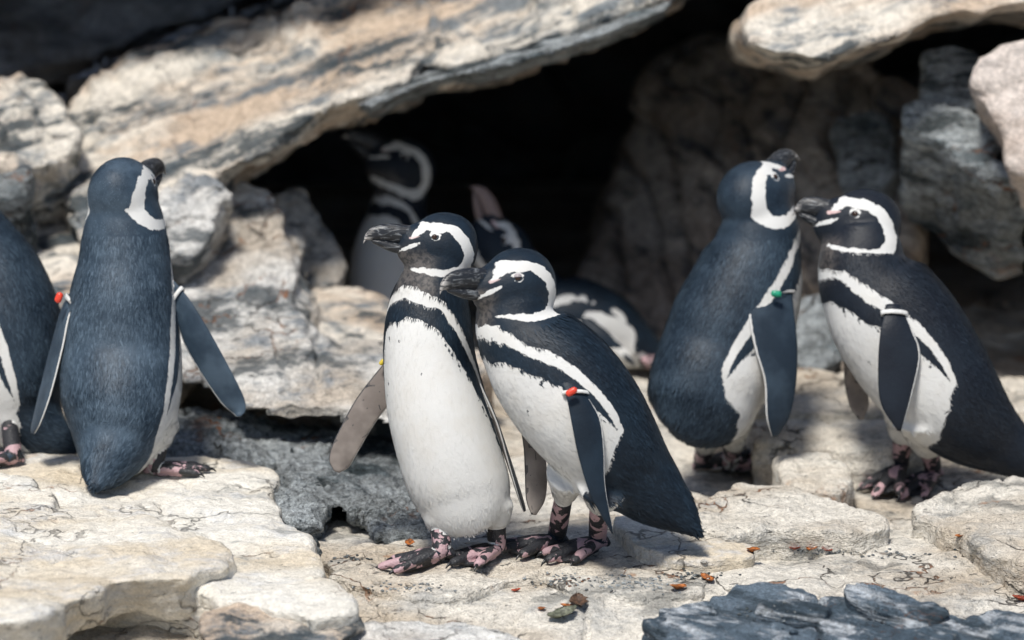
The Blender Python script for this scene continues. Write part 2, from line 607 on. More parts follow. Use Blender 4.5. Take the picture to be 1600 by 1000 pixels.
rock('slate_block', [(1000, 968), (1060, 958), (1130, 962), (1200, 974), (1270, 988), (1290, 1035), (1010, 1035), (1040, 990)], tilt(0.004, -0.03, 0.12, 0.4, -0.4), 0.14, SLATE,
     'low slate slab with a dark hollow at its end and a crumbling edge', amp=0.009, scale=10, seed=24, vox=0.005, smooth=3, ext=(0, 0, -1), strata=((0.2, -0.3, 1), 50, 0.008))
rock('slate_block', [(1505, 962), (1560, 952), (1640, 958), (1660, 1030), (1530, 1030), (1500, 990)], tilt(0.012, 0.02, 0.12, 0.9, -0.4), 0.14, SLATE,
     'small jagged slate block below the cracked cream slab', amp=0.008, scale=11, seed=26, vox=0.005, smooth=3, ext=(0, 0, -1), strata=((0.2, -0.3, 1), 50, 0.008))
for k_, (ol, zz, lab) in enumerate([
        ([(1180, 940), (1240, 932), (1300, 946), (1290, 956), (1220, 958), (1176, 952)], 0.062, 'thin slate splinter lying on the pointed slate block'),
        ([(1030, 948), (1090, 938), (1160, 944), (1150, 956), (1080, 960), (1034, 958)], 0.030, 'thin bluish slate plate behind the low slate slab'),
        ([(1380, 968), (1460, 966), (1530, 982), (1500, 994), (1420, 990)], 0.052, 'pale streaked slate plate on the wide slate slab'),
        ([(1090, 976), (1170, 974), (1240, 988), (1200, 1002), (1110, 998)], 0.034, 'pale streaked slate plate on the low slate slab')]):
    rock('slate_splinter', ol, tilt(zz - 0.018, -0.05, 0.17, 0.5, -0.3), 0.03, SLATE, lab, amp=0.004, scale=14, seed=120 + k_, vox=0.0035, smooth=2, ext=(0, 0, -1), jag=0.008)
rock(S, [(505, 990), (560, 972), (640, 966), (720, 970), (790, 984), (850, 1010), (850, 1050), (505, 1050)], tilt(0.0, 0, 0.1, -0.2, -0.45), 0.16, PALE,
     'bluish white rock in front of the pale ledge', amp=0.009, scale=8, seed=28, vox=0.005, smooth=5, ext=(0, 0, -1))

# ---- left foreground platform
rock(S, [(-120, 690), (0, 686), (60, 690), (150, 718), (230, 713), (330, 711), (398, 716), (424, 732), (430, 770), (428, 802), (470, 830), (496, 866), (502, 892), (542, 912),
         (562, 944), (548, 955), (470, 958), (400, 940), (330, 925), (200, 905), (60, 905), (-120, 915)], tilt(0.062, 0, 0.025, -0.5, 0.3), 0.14, CREAM,
     'large cream limestone platform under the penguin with its back turned', jag=0.022, amp=0.011, scale=6, seed=30, vox=0.006, smooth=26, ext=(-0.05, 0.35, -0.94), flake=0.6, fine=1.3, grow=0.012)
rock(S, [(-120, 742), (-20, 738), (50, 744), (86, 768), (100, 786), (150, 788), (230, 806), (300, 828), (342, 852), (352, 872), (338, 884), (300, 896), (230, 902), (160, 908), (136, 930), (90, 944), (0, 966), (-120, 990)],
     tilt(0.088, 0, 0.03, -0.6, 0.0), 0.10, CREAM, 'worn white limestone sheet lying on the cream platform', jag=0.026, amp=0.012, scale=6, seed=33, vox=0.006, smooth=22, ext=(0, 0.55, -0.85), flake=0.5, fine=1.4, grow=0.010)
rock(S, [(318, 948), (400, 940), (470, 956), (545, 950), (566, 975), (540, 1000), (480, 1040), (320, 1040)], [(320, 950, 6.86), (560, 950, 6.92), (440, 1040, 6.70)], 0.25, TAN,
     'brown and orange stained rock below the corner of the cream platform', amp=0.012, scale=9, seed=35, vox=0.006, smooth=7, ext=(0, 0.9, -0.4))
rock(S, [(-80, 990), (90, 985), (200, 968), (320, 962), (330, 1060), (-80, 1060)], [(-80, 980, 7.15), (330, 965, 7.2), (150, 1060, 6.95)], 0.2, DARK,  # near-black colour carries the shadow under the sheet
     'rock coloured dark for the shade in the hollow under the white limestone sheet', amp=0.012, scale=8, seed=36, vox=0.009, smooth=4, ext=(0, 0.9, -0.4))

# ---- stepped grey ledges between the back-turned penguin and the pair
rock(S, [(250, 655), (300, 642), (380, 662), (470, 672), (560, 682), (640, 690), (690, 705), (690, 764), (600, 760), (540, 757), (480, 748), (430, 735), (330, 735), (250, 730)],
     [(260, 640, 8.02), (660, 680, 8.02), (450, 760, 7.78)], 0.30, GREY, 'rough dark grey ledge with lichen below the undercut pale slab', amp=0.022, scale=9, seed=38, vox=0.006, smooth=4, ext=(0, 0.95, -0.3), fine=2.2, strata=((0.1, 0.1, 1), 22, 0.026))
rock(S, [(425, 770), (470, 776), (530, 786), (600, 794), (690, 800), (690, 872), (604, 866), (590, 846), (566, 814), (528, 800), (496, 806), (486, 834), (496, 880), (440, 856)],
     [(430, 765, 7.58), (680, 790, 7.60), (560, 870, 7.40)], 0.34, GREY, 'low dark grey ledge arching over a black hollow', amp=0.016, scale=10, seed=40, vox=0.005, smooth=4, ext=(0, 1, 0.0), fine=2.2, strata=((0.1, 0.1, 1), 26, 0.018))
rock(S, [(250, 420), (350, 397), (425, 393), (462, 414), (470, 440), (456, 470), (474, 512), (490, 545), (478, 560), (530, 590), (600, 600), (640, 610), (700, 640), (690, 672), (600, 664), (525, 652), (440, 650), (375, 640), (300, 600), (250, 590)],
     [(280, 400, 8.36), (460, 400, 8.36), (450, 650, 7.86)], 0.35, PALE, 'pale tilted slab with dark lichen and an undercut lower edge', amp=0.013, scale=6, seed=42, vox=0.006, smooth=6, ext=(0, 1, 0.05), flake=1.0, fine=1.6)
rock(S, [(440, 460), (500, 440), (560, 446), (640, 470), (720, 500), (760, 560), (740, 640), (660, 640), (600, 620), (540, 596), (480, 560), (460, 520)],
     [(450, 450, 8.46), (700, 470, 8.50), (600, 640, 7.94)], 0.14, TAN, 'smooth tan slope of rock beside the outstretched flipper', amp=0.011, scale=5, seed=44, vox=0.007, smooth=8, ext=(0, 0.5, -0.85))
rock('boulder', [(240, 300), (290, 276), (335, 278), (360, 300), (345, 335), (332, 372), (290, 398), (245, 392)], [(250, 280, 8.30), (350, 280, 8.32), (300, 395, 8.20)], 0.22, PALE,
     'squarish pale boulder on the pale tilted slab near the cave mouth', amp=0.012, scale=8, seed=46, vox=0.006, smooth=10)
rock('boulder', [(345, 300), (380, 280), (415, 290), (440, 340), (462, 385), (440, 402), (360, 402), (335, 370)], [(350, 290, 8.52), (440, 300, 8.54), (400, 400, 8.40)], 0.2, PALE,
     'grey rock pillar leaning beside the squarish boulder', amp=0.012, scale=8, seed=48, vox=0.007, smooth=8)
rock('boulder', [(420, 300), (470, 290), (510, 340), (545, 400), (540, 440), (500, 450), (455, 420), (440, 370)], [(430, 290, 8.80), (540, 300, 8.82), (490, 450, 8.60)], 0.2, PALE,
     'dim rounded rock just inside the cave mouth', amp=0.012, scale=7, seed=50, vox=0.008, smooth=9)

# ---- upper left
rock(S, [(-120, 330), (20, 320), (60, 250), (130, 180), (260, 240), (360, 270), (340, 330), (300, 420), (250, 470), (100, 480), (-120, 480)],
     [(-100, 300, 8.68), (300, 300, 8.66), (100, 470, 8.20)], 0.25, TAN, 'sloping ochre stained rock behind the back-turned penguin', amp=0.02, scale=4.5, seed=52, vox=0.009, smooth=8, strata=((0.3, 0.2, 1), 14, 0.02))
rock('boulder', [(-60, 130), (20, 112), (62, 116), (90, 150), (108, 180), (124, 214), (116, 240), (70, 262), (20, 270), (-60, 250)], [(-40, 120, 8.50), (110, 130, 8.52), (40, 260, 8.34)], 0.3, TAN,
     'knobbly cream and blue-grey boulder against the dark upper ledge', amp=0.026, scale=11, seed=54, vox=0.007, smooth=12)
rock('boulder', [(-60, 262), (0, 252), (44, 258), (54, 278), (36, 298), (-10, 312), (-60, 318)], [(-40, 255, 8.36), (50, 258, 8.36), (0, 310, 8.24)], 0.2, GREY,
     'smooth grey stone below the knobbly boulder', amp=0.012, scale=9, seed=55, vox=0.007, smooth=12)
rock('rock_overhang', [(96, 190), (130, 150), (200, 98), (330, 52), (430, 24), (520, -10), (700, -80), (1120, -80), (1020, 2), (930, 34), (860, 62), (790, 86), (700, 108), (655, 98), (640, 128),
                       (560, 156), (484, 182), (462, 200), (420, 228), (372, 248), (345, 272), (330, 310), (290, 360), (240, 395), (130, 390), (96, 300)],
     [(120, 200, 8.62), (1000, -20, 8.46), (480, 190, 8.42)], 0.6, TAN, 'long diagonal cream rock overhang forming the roof of the cave', amp=0.020, scale=6, seed=56, vox=0.008, smooth=6, flake=1.2, fine=1.6,
     strata=((-0.36, -0.3, 0.88), 20, 0.024), ext=FW)
rock('rock_overhang', [(560, 160), (650, 112), (700, 104), (800, 80), (900, 44), (1030, -10), (1060, -10), (1040, 16), (900, 70), (800, 98), (730, 114), (660, 130), (580, 168)],
     [(560, 160, 8.36), (1040, 0, 8.48), (720, 114, 8.34)], 0.4, GREY, 'thin grey under-layer along the lower lip of the cave roof', amp=0.010, scale=8, seed=58, vox=0.008, smooth=3, ext=FW)
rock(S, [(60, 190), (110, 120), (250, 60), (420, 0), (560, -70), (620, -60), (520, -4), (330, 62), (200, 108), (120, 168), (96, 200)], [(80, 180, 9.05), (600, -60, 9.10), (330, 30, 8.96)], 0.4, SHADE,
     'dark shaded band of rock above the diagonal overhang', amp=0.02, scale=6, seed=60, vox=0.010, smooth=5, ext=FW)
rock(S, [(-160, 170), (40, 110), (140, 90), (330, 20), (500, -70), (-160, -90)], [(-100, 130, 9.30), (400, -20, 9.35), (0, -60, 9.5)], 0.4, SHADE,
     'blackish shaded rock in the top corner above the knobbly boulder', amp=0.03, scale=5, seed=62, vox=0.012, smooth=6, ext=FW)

# ---- upper right
rock('rock_overhang', [(1155, 48), (1172, 14), (1230, -30), (1400, -90), (1760, -90), (1760, 6), (1600, 8), (1550, 18), (1500, 16), (1440, 36), (1400, 58), (1330, 76), (1290, 92), (1225, 86), (1168, 68)],
     [(1160, 30, 8.26), (1700, 0, 8.26), (1400, -80, 8.42)], 0.6, TAN, 'sunlit tan rock hanging over the right side of the cave', amp=0.014, scale=7, seed=64, vox=0.008, smooth=7, ext=FW)
rock('rock_block', [(1520, 86), (1570, 62), (1760, 30), (1760, 330), (1620, 286), (1580, 272), (1560, 240), (1566, 200), (1535, 168), (1512, 140)], [(1520, 80, 8.22), (1700, 60, 8.18), (1600, 280, 8.12)], 0.5, PINKISH,
     'big smooth pinkish rock block beside the dark hollow', amp=0.012, scale=5, seed=66, vox=0.009, smooth=6)
rock('rock_block', [(1428, 150), (1440, 80), (1490, 70), (1535, 76), (1520, 120), (1530, 170), (1480, 168)], [(1430, 80, 8.50), (1530, 80, 8.48), (1480, 170, 8.42)], 0.4, GREY,
     'dark blue-grey block under the sunlit overhang', amp=0.010, scale=8, seed=68, vox=0.008, smooth=5)
rock('rock_block', [(1404, 160), (1430, 150), (1500, 166), (1545, 172), (1562, 200), (1556, 240), (1590, 262), (1610, 285), (1560, 275), (1500, 252), (1450, 215), (1404, 198)],
     [(1404, 160, 8.40), (1560, 180, 8.36), (1520, 260, 8.30)], 0.35, GREY, 'rough grey-green block wedged below the dark block', amp=0.014, scale=10, seed=70, vox=0.007, smooth=5)
rock('cave_rock', [(900, 470), (950, 330), (1000, 200), (1050, 120), (1120, 80), (1300, 90), (1420, 170), (1420, 300), (1400, 420), (1420, 600), (1200, 640), (1040, 560)],
     [(950, 300, 9.35), (1400, 200, 8.95), (1150, 600, 8.72)], 0.6, WALL, 'brown layered cave rock behind the billing penguins', amp=0.028, scale=2.4, seed=72, vox=0.010, smooth=5, strata=((0.47, -0.3, 0.83), 11, 0.075), flake=0.4, crack=0.0, fine=0.6, ext=FW)
rock('boulder', [(1290, 190), (1340, 160), (1395, 175), (1402, 260), (1370, 330), (1310, 300)], [(1290, 180, 8.86), (1400, 180, 8.82), (1350, 320, 8.74)], 0.3, GREY,
     'bluish grey boulder sticking out of the brown cave rock', amp=0.015, scale=9, seed=74, vox=0.009, smooth=8)
rock('boulder', [(1235, 470), (1290, 440), (1330, 470), (1330, 560), (1260, 590), (1225, 550)], [(1235, 450, 8.55), (1330, 450, 8.55), (1280, 580, 8.45)], 0.25, GREY,
     'dim grey-green boulder at the floor between the billing penguins', amp=0.012, scale=9, seed=76, vox=0.008, smooth=9)


# ---- the cave itself: floor-to-roof shell of dark rock behind everything
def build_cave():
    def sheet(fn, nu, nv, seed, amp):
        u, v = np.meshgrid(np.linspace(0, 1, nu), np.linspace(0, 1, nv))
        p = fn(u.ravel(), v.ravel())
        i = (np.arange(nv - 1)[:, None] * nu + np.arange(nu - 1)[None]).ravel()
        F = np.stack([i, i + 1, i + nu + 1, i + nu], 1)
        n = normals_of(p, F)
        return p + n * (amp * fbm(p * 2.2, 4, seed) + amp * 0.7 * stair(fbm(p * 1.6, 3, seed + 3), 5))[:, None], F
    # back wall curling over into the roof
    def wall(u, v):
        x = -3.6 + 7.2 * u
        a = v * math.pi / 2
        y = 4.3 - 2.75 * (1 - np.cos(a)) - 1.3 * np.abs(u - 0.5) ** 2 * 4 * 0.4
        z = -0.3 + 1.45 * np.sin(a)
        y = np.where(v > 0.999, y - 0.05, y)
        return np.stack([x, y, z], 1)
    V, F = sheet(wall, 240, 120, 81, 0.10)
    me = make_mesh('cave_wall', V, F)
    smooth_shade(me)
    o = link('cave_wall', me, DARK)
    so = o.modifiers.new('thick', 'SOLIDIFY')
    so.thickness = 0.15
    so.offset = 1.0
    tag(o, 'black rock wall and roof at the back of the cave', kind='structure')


build_cave()
for nm, (x0, x1, y0, y1, z0, z1), lab in (('sun_block_roof', (-2.2, 2.2, 1.30, 2.9, 0.97, 1.3), 'unseen rock block added above the cave to keep the sun out'),):  # unseen block added overhead so the sun stays off the cave
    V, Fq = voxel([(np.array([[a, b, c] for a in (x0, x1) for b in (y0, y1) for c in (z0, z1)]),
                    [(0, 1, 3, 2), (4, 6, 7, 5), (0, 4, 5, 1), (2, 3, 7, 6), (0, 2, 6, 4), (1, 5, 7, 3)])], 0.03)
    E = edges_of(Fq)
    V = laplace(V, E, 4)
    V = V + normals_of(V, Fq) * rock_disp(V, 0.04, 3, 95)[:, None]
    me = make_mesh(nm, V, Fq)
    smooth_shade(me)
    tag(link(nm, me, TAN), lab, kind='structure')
for sgn, nm in ((-1, 'light_block_wall'), (1, 'light_block_wall')):  # unseen side walls, added against light leaking into the cave
    V, Fq = voxel([(np.array([[sgn * 2.0 + a * 0.35, b, c] for a in (-1, 1) for b in (1.0, 4.6) for c in (-0.4, 1.6)]),
                    [(0, 1, 3, 2), (4, 6, 7, 5), (0, 4, 5, 1), (2, 3, 7, 6), (0, 2, 6, 4), (1, 5, 7, 3)])], 0.04)
    E = edges_of(Fq)
    V = laplace(V, E, 4)
    V = V + normals_of(V, Fq) * rock_disp(V, 0.06, 2.5, 90 + sgn)[:, None]
    me = make_mesh(nm, V, Fq)
    smooth_shade(me)
    o = link(nm, me, TAN)
    tag(o, 'unseen rock wall added to stop light leaking into the side of the cave', kind='structure')

# ================================================================== penguin materials
def plumage_mat(name, dark, sheen_tone, white=(0.67, 0.67, 0.655)):
    m = NT(name)
    sd, grey, pink = m.attr('sd'), m.attr('grey'), m.attr('pink')
    rnd = m.attr('rnd')
    co = m.obj()
    nz = m.noise(co, 130, 4, 0.65)
    nz2 = m.noise(co, 420, 3, 0.6)
    e = m.math('ADD', sd, m.math('MULTIPLY', m.math('SUBTRACT', nz, 0.5), 0.007))
    f = m.ramp(e, -0.0008, 0.0008)
    big = m.noise(co, 14, 3, 0.6)
    dk = m.mix(m.math('ADD', m.math('MULTIPLY', m.ramp(big, .35, .7), .45), m.math('MULTIPLY', m.math('POWER', rnd, 1.8), 0.68)), dark, sheen_tone)  # second tone paints streak highlights and sheen into single barbs
    gc = m.mix(m.ramp(nz, .42, .6), (0.14, 0.125, 0.115), (0.05, 0.047, 0.047))
    dk = m.mix(m.math('MULTIPLY', m.ramp(grey, 0.0, 0.9), 0.75), dk, gc)
    wh = m.mix(m.math('MULTIPLY', m.ramp(big, .45, .7), .35), white, (white[0] * .9, white[1] * .86, white[2] * .80))
    wh = m.mix(m.ramp(grey, 1.0, 2.0), wh, m.mix(m.ramp(big, .4, .65), (0.29, 0.255, 0.23), (0.18, 0.155, 0.14)))
    c = m.mix(f, dk, wh)
    c = m.mix(m.ramp(pink, 0.35, 0.65), c, m.mix(m.ramp(nz, .45, .65), (0.66, 0.50, 0.49), (0.50, 0.30, 0.29)))
    nb = m.bump(nz, 0.25, 0.003)
    nb = m.bump(nz2, 0.25, 0.0012, nb)
    m.set(Base_Color=c, Roughness=m.mix(f, (0.5,) * 3, (0.75,) * 3), Normal=nb)
    m.b.inputs['Specular IOR Level'].default_value = 0.25
    m.b.inputs['Sheen Weight'].default_value = 0.06
    m.b.inputs['Sheen Roughness'].default_value = 0.4
    m.b.inputs['Sheen Tint'].default_value = (0.7, 0.85, 1, 1)
    return m.m


def foot_mat():
    m = NT('pink_black_foot_skin')
    co = m.obj()
    n = m.noise(co, 34, 3, 0.5, 0.9)
    n2 = m.noise(co, 240, 3, 0.6)
    pk = m.mix(n2, (0.36, 0.22, 0.24), (0.56, 0.39, 0.41))
    c = m.mix(m.ramp(n, 0.53, 0.56), (0.022, 0.023, 0.027), pk)
    vor = m.n('ShaderNodeTexVoronoi')
    m.put(vor.inputs['Vector'], co)
    vor.inputs['Scale'].default_value = 260
    nb = m.bump(vor.outputs['Distance'], 0.6, 0.002)
    m.set(Base_Color=c, Roughness=0.55, Normal=nb)
    return m.m


def beak_mat():
    m = NT('streaked_dark_bill')
    co = m.obj()
    a = m.attr('bl')
    n = m.noise(m.mapping(co, scale=(0.45, 1, 1.6)), 80, 4, 0.6, 1.6)
    c = m.mix(m.ramp(n, 0.50, 0.70), (0.012, 0.014, 0.018), (0.15, 0.16, 0.17))
    c = m.mix(m.math('MULTIPLY', m.ramp(a, .78, 1.0), m.ramp(n, .4, .55)), c, (0.42, 0.40, 0.38))
    m.set(Base_Color=c, Roughness=0.38, Normal=m.bump(n, 0.5, 0.003))
    return m.m


FOOT, BEAK = foot_mat(), beak_mat()


def simple(name, col, rough=0.4, spec=0.5):
    m = NT(name)
    nz = m.noise(m.obj(), 160, 3, .6)
    m.set(Base_Color=m.mix(m.ramp(nz, .35, .7), col, tuple(x * .8 for x in col)), Roughness=rough)
    m.b.inputs['Specular IOR Level'].default_value = spec
    return m.m


EYE = simple('dark_brown_eye', (0.035, 0.018, 0.012), 0.08)
LID = simple('pale_eyelid', (0.40, 0.36, 0.37), 0.5)
T_RED = simple('red_tag_plastic', (0.75, 0.06, 0.03), 0.35)
T_WHITE = simple('white_tag_plastic', (0.75, 0.75, 0.73), 0.4)
T_GREEN = simple('green_tag_plastic', (0.01, 0.30, 0.17), 0.3)
T_YELLOW = simple('yellow_tag_plastic', (0.65, 0.50, 0.05), 0.4)
T_STEEL = simple('steel_tag_ring', (0.42, 0.42, 0.42), 0.3)
CLAW = simple('black_claw', (0.015, 0.015, 0.017), 0.3)

_allV, _allF, _o = [], [], 0
for V, Q in ROCKS:
    _allV.append(V)
    _allF.append(Q + _o)
    _o += len(V)
_allV = np.concatenate(_allV)
_allF = np.concatenate(_allF)
GBVH = BVHTree.FromPolygons(_allV.tolist(), _allF.tolist())


def hit_px(px, py):
    d = unit(P(px, py, 1.0) - CAM)
    h = GBVH.ray_cast(Vector(CAM), Vector(d))
    return np.array(h[0])


def drop(x, y, top):
    h = GBVH.ray_cast(Vector((x, y, top)), Vector((0, 0, -1)))
    return h[0][2] if h[0] is not None else 0.0


# ---- webbed foot, heel at the origin, toes along +x, 11 cm long (with the scaly shank)
def build_foot():
    parts = []

    def tube(pts, rads, m=14, flat=1.0):
        C = catmull(pts, 16)
        r = catmull(np.array(rads)[:, None], 16)[:, 0]
        T = unit(np.gradient(C, axis=0))
        side = unit(np.cross(T, np.array([0, 0, 1.0]) + 1e-3))
        up = np.cross(side, T)
        parts.append(loft(C, side, up, r, r * flat, m))
    tips = [(-24, 0.088), (0, 0.104), (24, 0.090)]
    for a, L in tips:
        ca, sa = math.cos(rad(a)), math.sin(rad(a))
        tube([(0.0, 0, 0.016), (L * .3 * ca, L * .3 * sa, 0.0165), (L * .62 * ca, L * .62 * sa, 0.0125), (L * .85 * ca, L * .85 * sa, 0.010), (L * .93 * ca, L * .93 * sa, 0.007)],
             [0.012, 0.0105, 0.0085, 0.0075, 0.004], flat=0.85)
    # web
    top, k = [], []
    prof = [(0.0, 0.006), (0.02, 0.012), (0.045, 0.022), (0.062, 0.029), (0.07, 0.033)]
    pts = [(x, y) for x, y in prof] + [(0.060, 0.018), (0.076, 0.006), (0.076, -0.006), (0.060, -0.018)] + [(x, -y) for x, y in reversed(prof)]
    n = len(pts)
    V = [(x, y, 0.0105 - 0.045 * x) for x, y in pts] + [(x, y, 0.0025) for x, y in pts]
    F = [tuple(range(n)), tuple(range(2 * n - 1, n - 1, -1))] + [((i + 1) % n, i, n + i, n + (i + 1) % n) for i in range(n)]
    F[0] = F[0][::-1]
    F[1] = F[1][::-1]
    F = [f[::-1] for f in F]
    parts.append((np.array(V), F))
    # heel and hind toe
    tube([(0.004, 0, 0.020), (-0.012, 0, 0.016), (-0.022, 0.004, 0.009)], [0.013, 0.010, 0.004])
    V, Q = voxel(parts, 0.0017)
    E = edges_of(Q)
    V = laplace(V, E, 3)
    V[:, 2] = np.maximum(V[:, 2], 0.0)
    return V, Q


FOOT_V, FOOT_Q = build_foot()


def claw_mesh(L=0.014):
    C = np.array([(0, 0, 0.0), (0.35 * L, 0, 0.0012), (0.7 * L, 0, -0.001), (L, 0, -0.005)])
    C = catmull(C, 8)
    r = np.linspace(0.0038, 0.0006, 8)
    T = unit(np.gradient(C, axis=0))
    s = np.tile([0, 1.0, 0], (8, 1))
    return loft(C, s, np.cross(T, s), r, r * 1.15, 8)


# head profile in units of the half length: f, top, bottom, half width
HEAD = np.array([(-1.06, 0.06, -0.06, 0.04), (-1.0, 0.36, -0.40, 0.32), (-0.86, 0.66, -0.76, 0.58), (-0.58, 0.88, -1.0, 0.78), (-0.2, 0.98, -1.06, 0.86), (0.15, 0.96, -1.05, 0.84),
                 (0.45, 0.85, -1.0, 0.74), (0.72, 0.66, -0.90, 0.60), (0.95, 0.55, -0.74, 0.46), (1.15, 0.44, -0.56, 0.35), (1.28, 0.22, -0.38, 0.22), (1.33, 0.0, -0.16, 0.05)])
# beak: f, top, bottom, half width
BEAK_U = np.array([(0.95, 0.40, -0.16, 0.30), (1.2, 0.41, -0.165, 0.275), (1.5, 0.42, -0.15, 0.235), (1.75, 0.40, -0.125, 0.20), (1.98, 0.35, -0.115, 0.16), (2.18, 0.26, -0.12, 0.115), (2.32, 0.12, -0.12, 0.07), (2.39, -0.02, -0.20, 0.03), (2.41, -0.15, -0.24, 0.008)])
BEAK_L = np.array([(0.95, -0.14, -0.46, 0.27), (1.2, -0.14, -0.45, 0.25), (1.5, -0.12, -0.41, 0.205), (1.75, -0.095, -0.34, 0.16), (1.98, -0.085, -0.25, 0.11), (2.14, -0.10, -0.18, 0.05), (2.18, -0.12, -0.14, 0.008)])
# white head band (side view): f, u, half width
BAND = np.array([(1.0, 0.14, 0.05), (0.85, 0.28, 0.09), (0.64, 0.52, 0.16), (0.36, 0.50, 0.17), (0.02, 0.50, 0.145), (-0.25, 0.38, 0.18), (-0.50, 0.13, 0.21), (-0.68, -0.22, 0.22), (-0.65, -0.53, 0.21),
                 (-0.42, -0.77, 0.19), (-0.05, -0.83, 0.15), (0.4, -0.82, 0.11), (0.9, -0.76, 0.06)])
# inverted-U curves on the trunk: T (0 at the chin, 1 at the vent), half angle from the breast line
CUR0 = [(0.075, 0), (0.08, 20), (0.09, 38), (0.115, 55), (0.17, 70), (0.26, 83), (0.36, 93), (0.50, 102), (0.66, 108), (0.82, 109), (0.92, 104), (0.98, 92), (1.04, 66), (1.09, 36), (1.12, 0)]
CUR1 = [(0.125, 0), (0.128, 22), (0.140, 40), (0.165, 54), (0.225, 66), (0.32, 77), (0.44, 88), (0.57, 95), (0.70, 100), (0.80, 101), (0.93, 99)]
CUR2 = [(0.182, 0), (0.187, 16), (0.203, 30), (0.245, 44), (0.325, 57), (0.425, 69), (0.54, 79), (0.66, 88), (0.78, 95), (0.86, 98), (0.93, 99)]


def poly_dist(x, y, pts, wid=None):
    """distance to a polyline; with wid, distance minus the interpolated half width"""
    best = np.full(len(x), 1e9)
    for k in range(len(pts) - 1):
        ax, ay = pts[k][:2]
        bx, by = pts[k + 1][:2]
        dx, dy = bx - ax, by - ay
        t = np.clip(((x - ax) * dx + (y - ay) * dy) / (dx * dx + dy * dy + 1e-12), 0, 1)
        d = np.hypot(x - ax - t * dx, y - ay - t * dy)
        if wid is not None:
            d = d - (wid[k] + t * (wid[k + 1] - wid[k]))
        best = np.minimum(best, d)
    return best


def blade(lead, trail, d0, th=0.013, nseg=34, m=20):
    """flipper between its leading and trailing edges (px, py, dd)"""
    A = catmull([P(x, y, d0 + dd) for x, y, dd in lead], nseg)
    B = catmull([P(x, y, d0 + dd) for x, y, dd in trail], nseg)
    C = (A + B) / 2
    ch = A - B
    w = np.linalg.norm(ch, axis=1) / 2
    chn = unit(ch)
    T = unit(np.gradient(C, axis=0))
    nn = unit(np.cross(chn, T))
    flip = np.sign((nn @ FW))
    flip = -np.sign(np.mean(flip)) or 1.0
    nn = nn * flip                     # towards the camera
    s = np.linspace(0, 1, nseg)
    t = th * (1 - 0.62 * s) * np.clip((1.02 - s) / 0.06, 0.25, 1)
    V, F = loft(C, chn, nn, w, t * 0.5, m, 1.7)
    th_ = np.linspace(0, 2 * math.pi, m, endpoint=False)
    q = np.tile(np.sign(np.cos(th_)) * np.abs(np.cos(th_)) ** (2 / 1.7), nseg)
    side = np.tile(np.sin(th_), nseg)
    q = np.append(q, [0, 0])
    side = np.append(side, [0, 0])
    ss = np.append(np.repeat(s, m), [0, 1])
    if np.linalg.det(np.stack([chn[5], nn[5], T[5]])) < 0:
        F = [f[::-1] for f in F]
    return V, F, q, side, ss, (C, chn, nn, w, t)


def union(base, others):
    """boolean union of shells (mesh objects with the same attributes)"""
    tmp = []
    for o in others:
        md = base.modifiers.new('u', 'BOOLEAN')
        md.operation = 'UNION'
        md.object = o
        try:
            md.solver = 'MANIFOLD'
        except TypeError:
            md.solver = 'EXACT'
        try:
            md.material_mode = 'INDEX'
        except Exception:
            pass
    me = eval_mesh(base)
    return me


ATTRS = ('part', 'q', 'side', 'span', 'bl')


def shell(V, F, mat_index, **at):
    me = bpy.data.meshes.new('shell')
    me.from_pydata([tuple(v) for v in V], [], [tuple(int(i) for i in f) for f in F])
    me.update()
    for a in ATTRS:
        arr = np.zeros(len(V)) + at.get(a, 0.0)
        d = me.attributes.new(a, 'FLOAT', 'POINT')
        d.data.foreach_set('value', arr.astype(np.float32))
    me.polygons.foreach_set('material_index', np.full(len(me.polygons), mat_index, np.int32))
    o = bpy.data.objects.new('shell', me)
    COL.objects.link(o)
    return o


def attr_np(me, name):
    a = np.zeros(len(me.vertices), np.float32)
    if name in me.attributes:
        me.attributes[name].data.foreach_get('value', a)
    return a.astype(float)


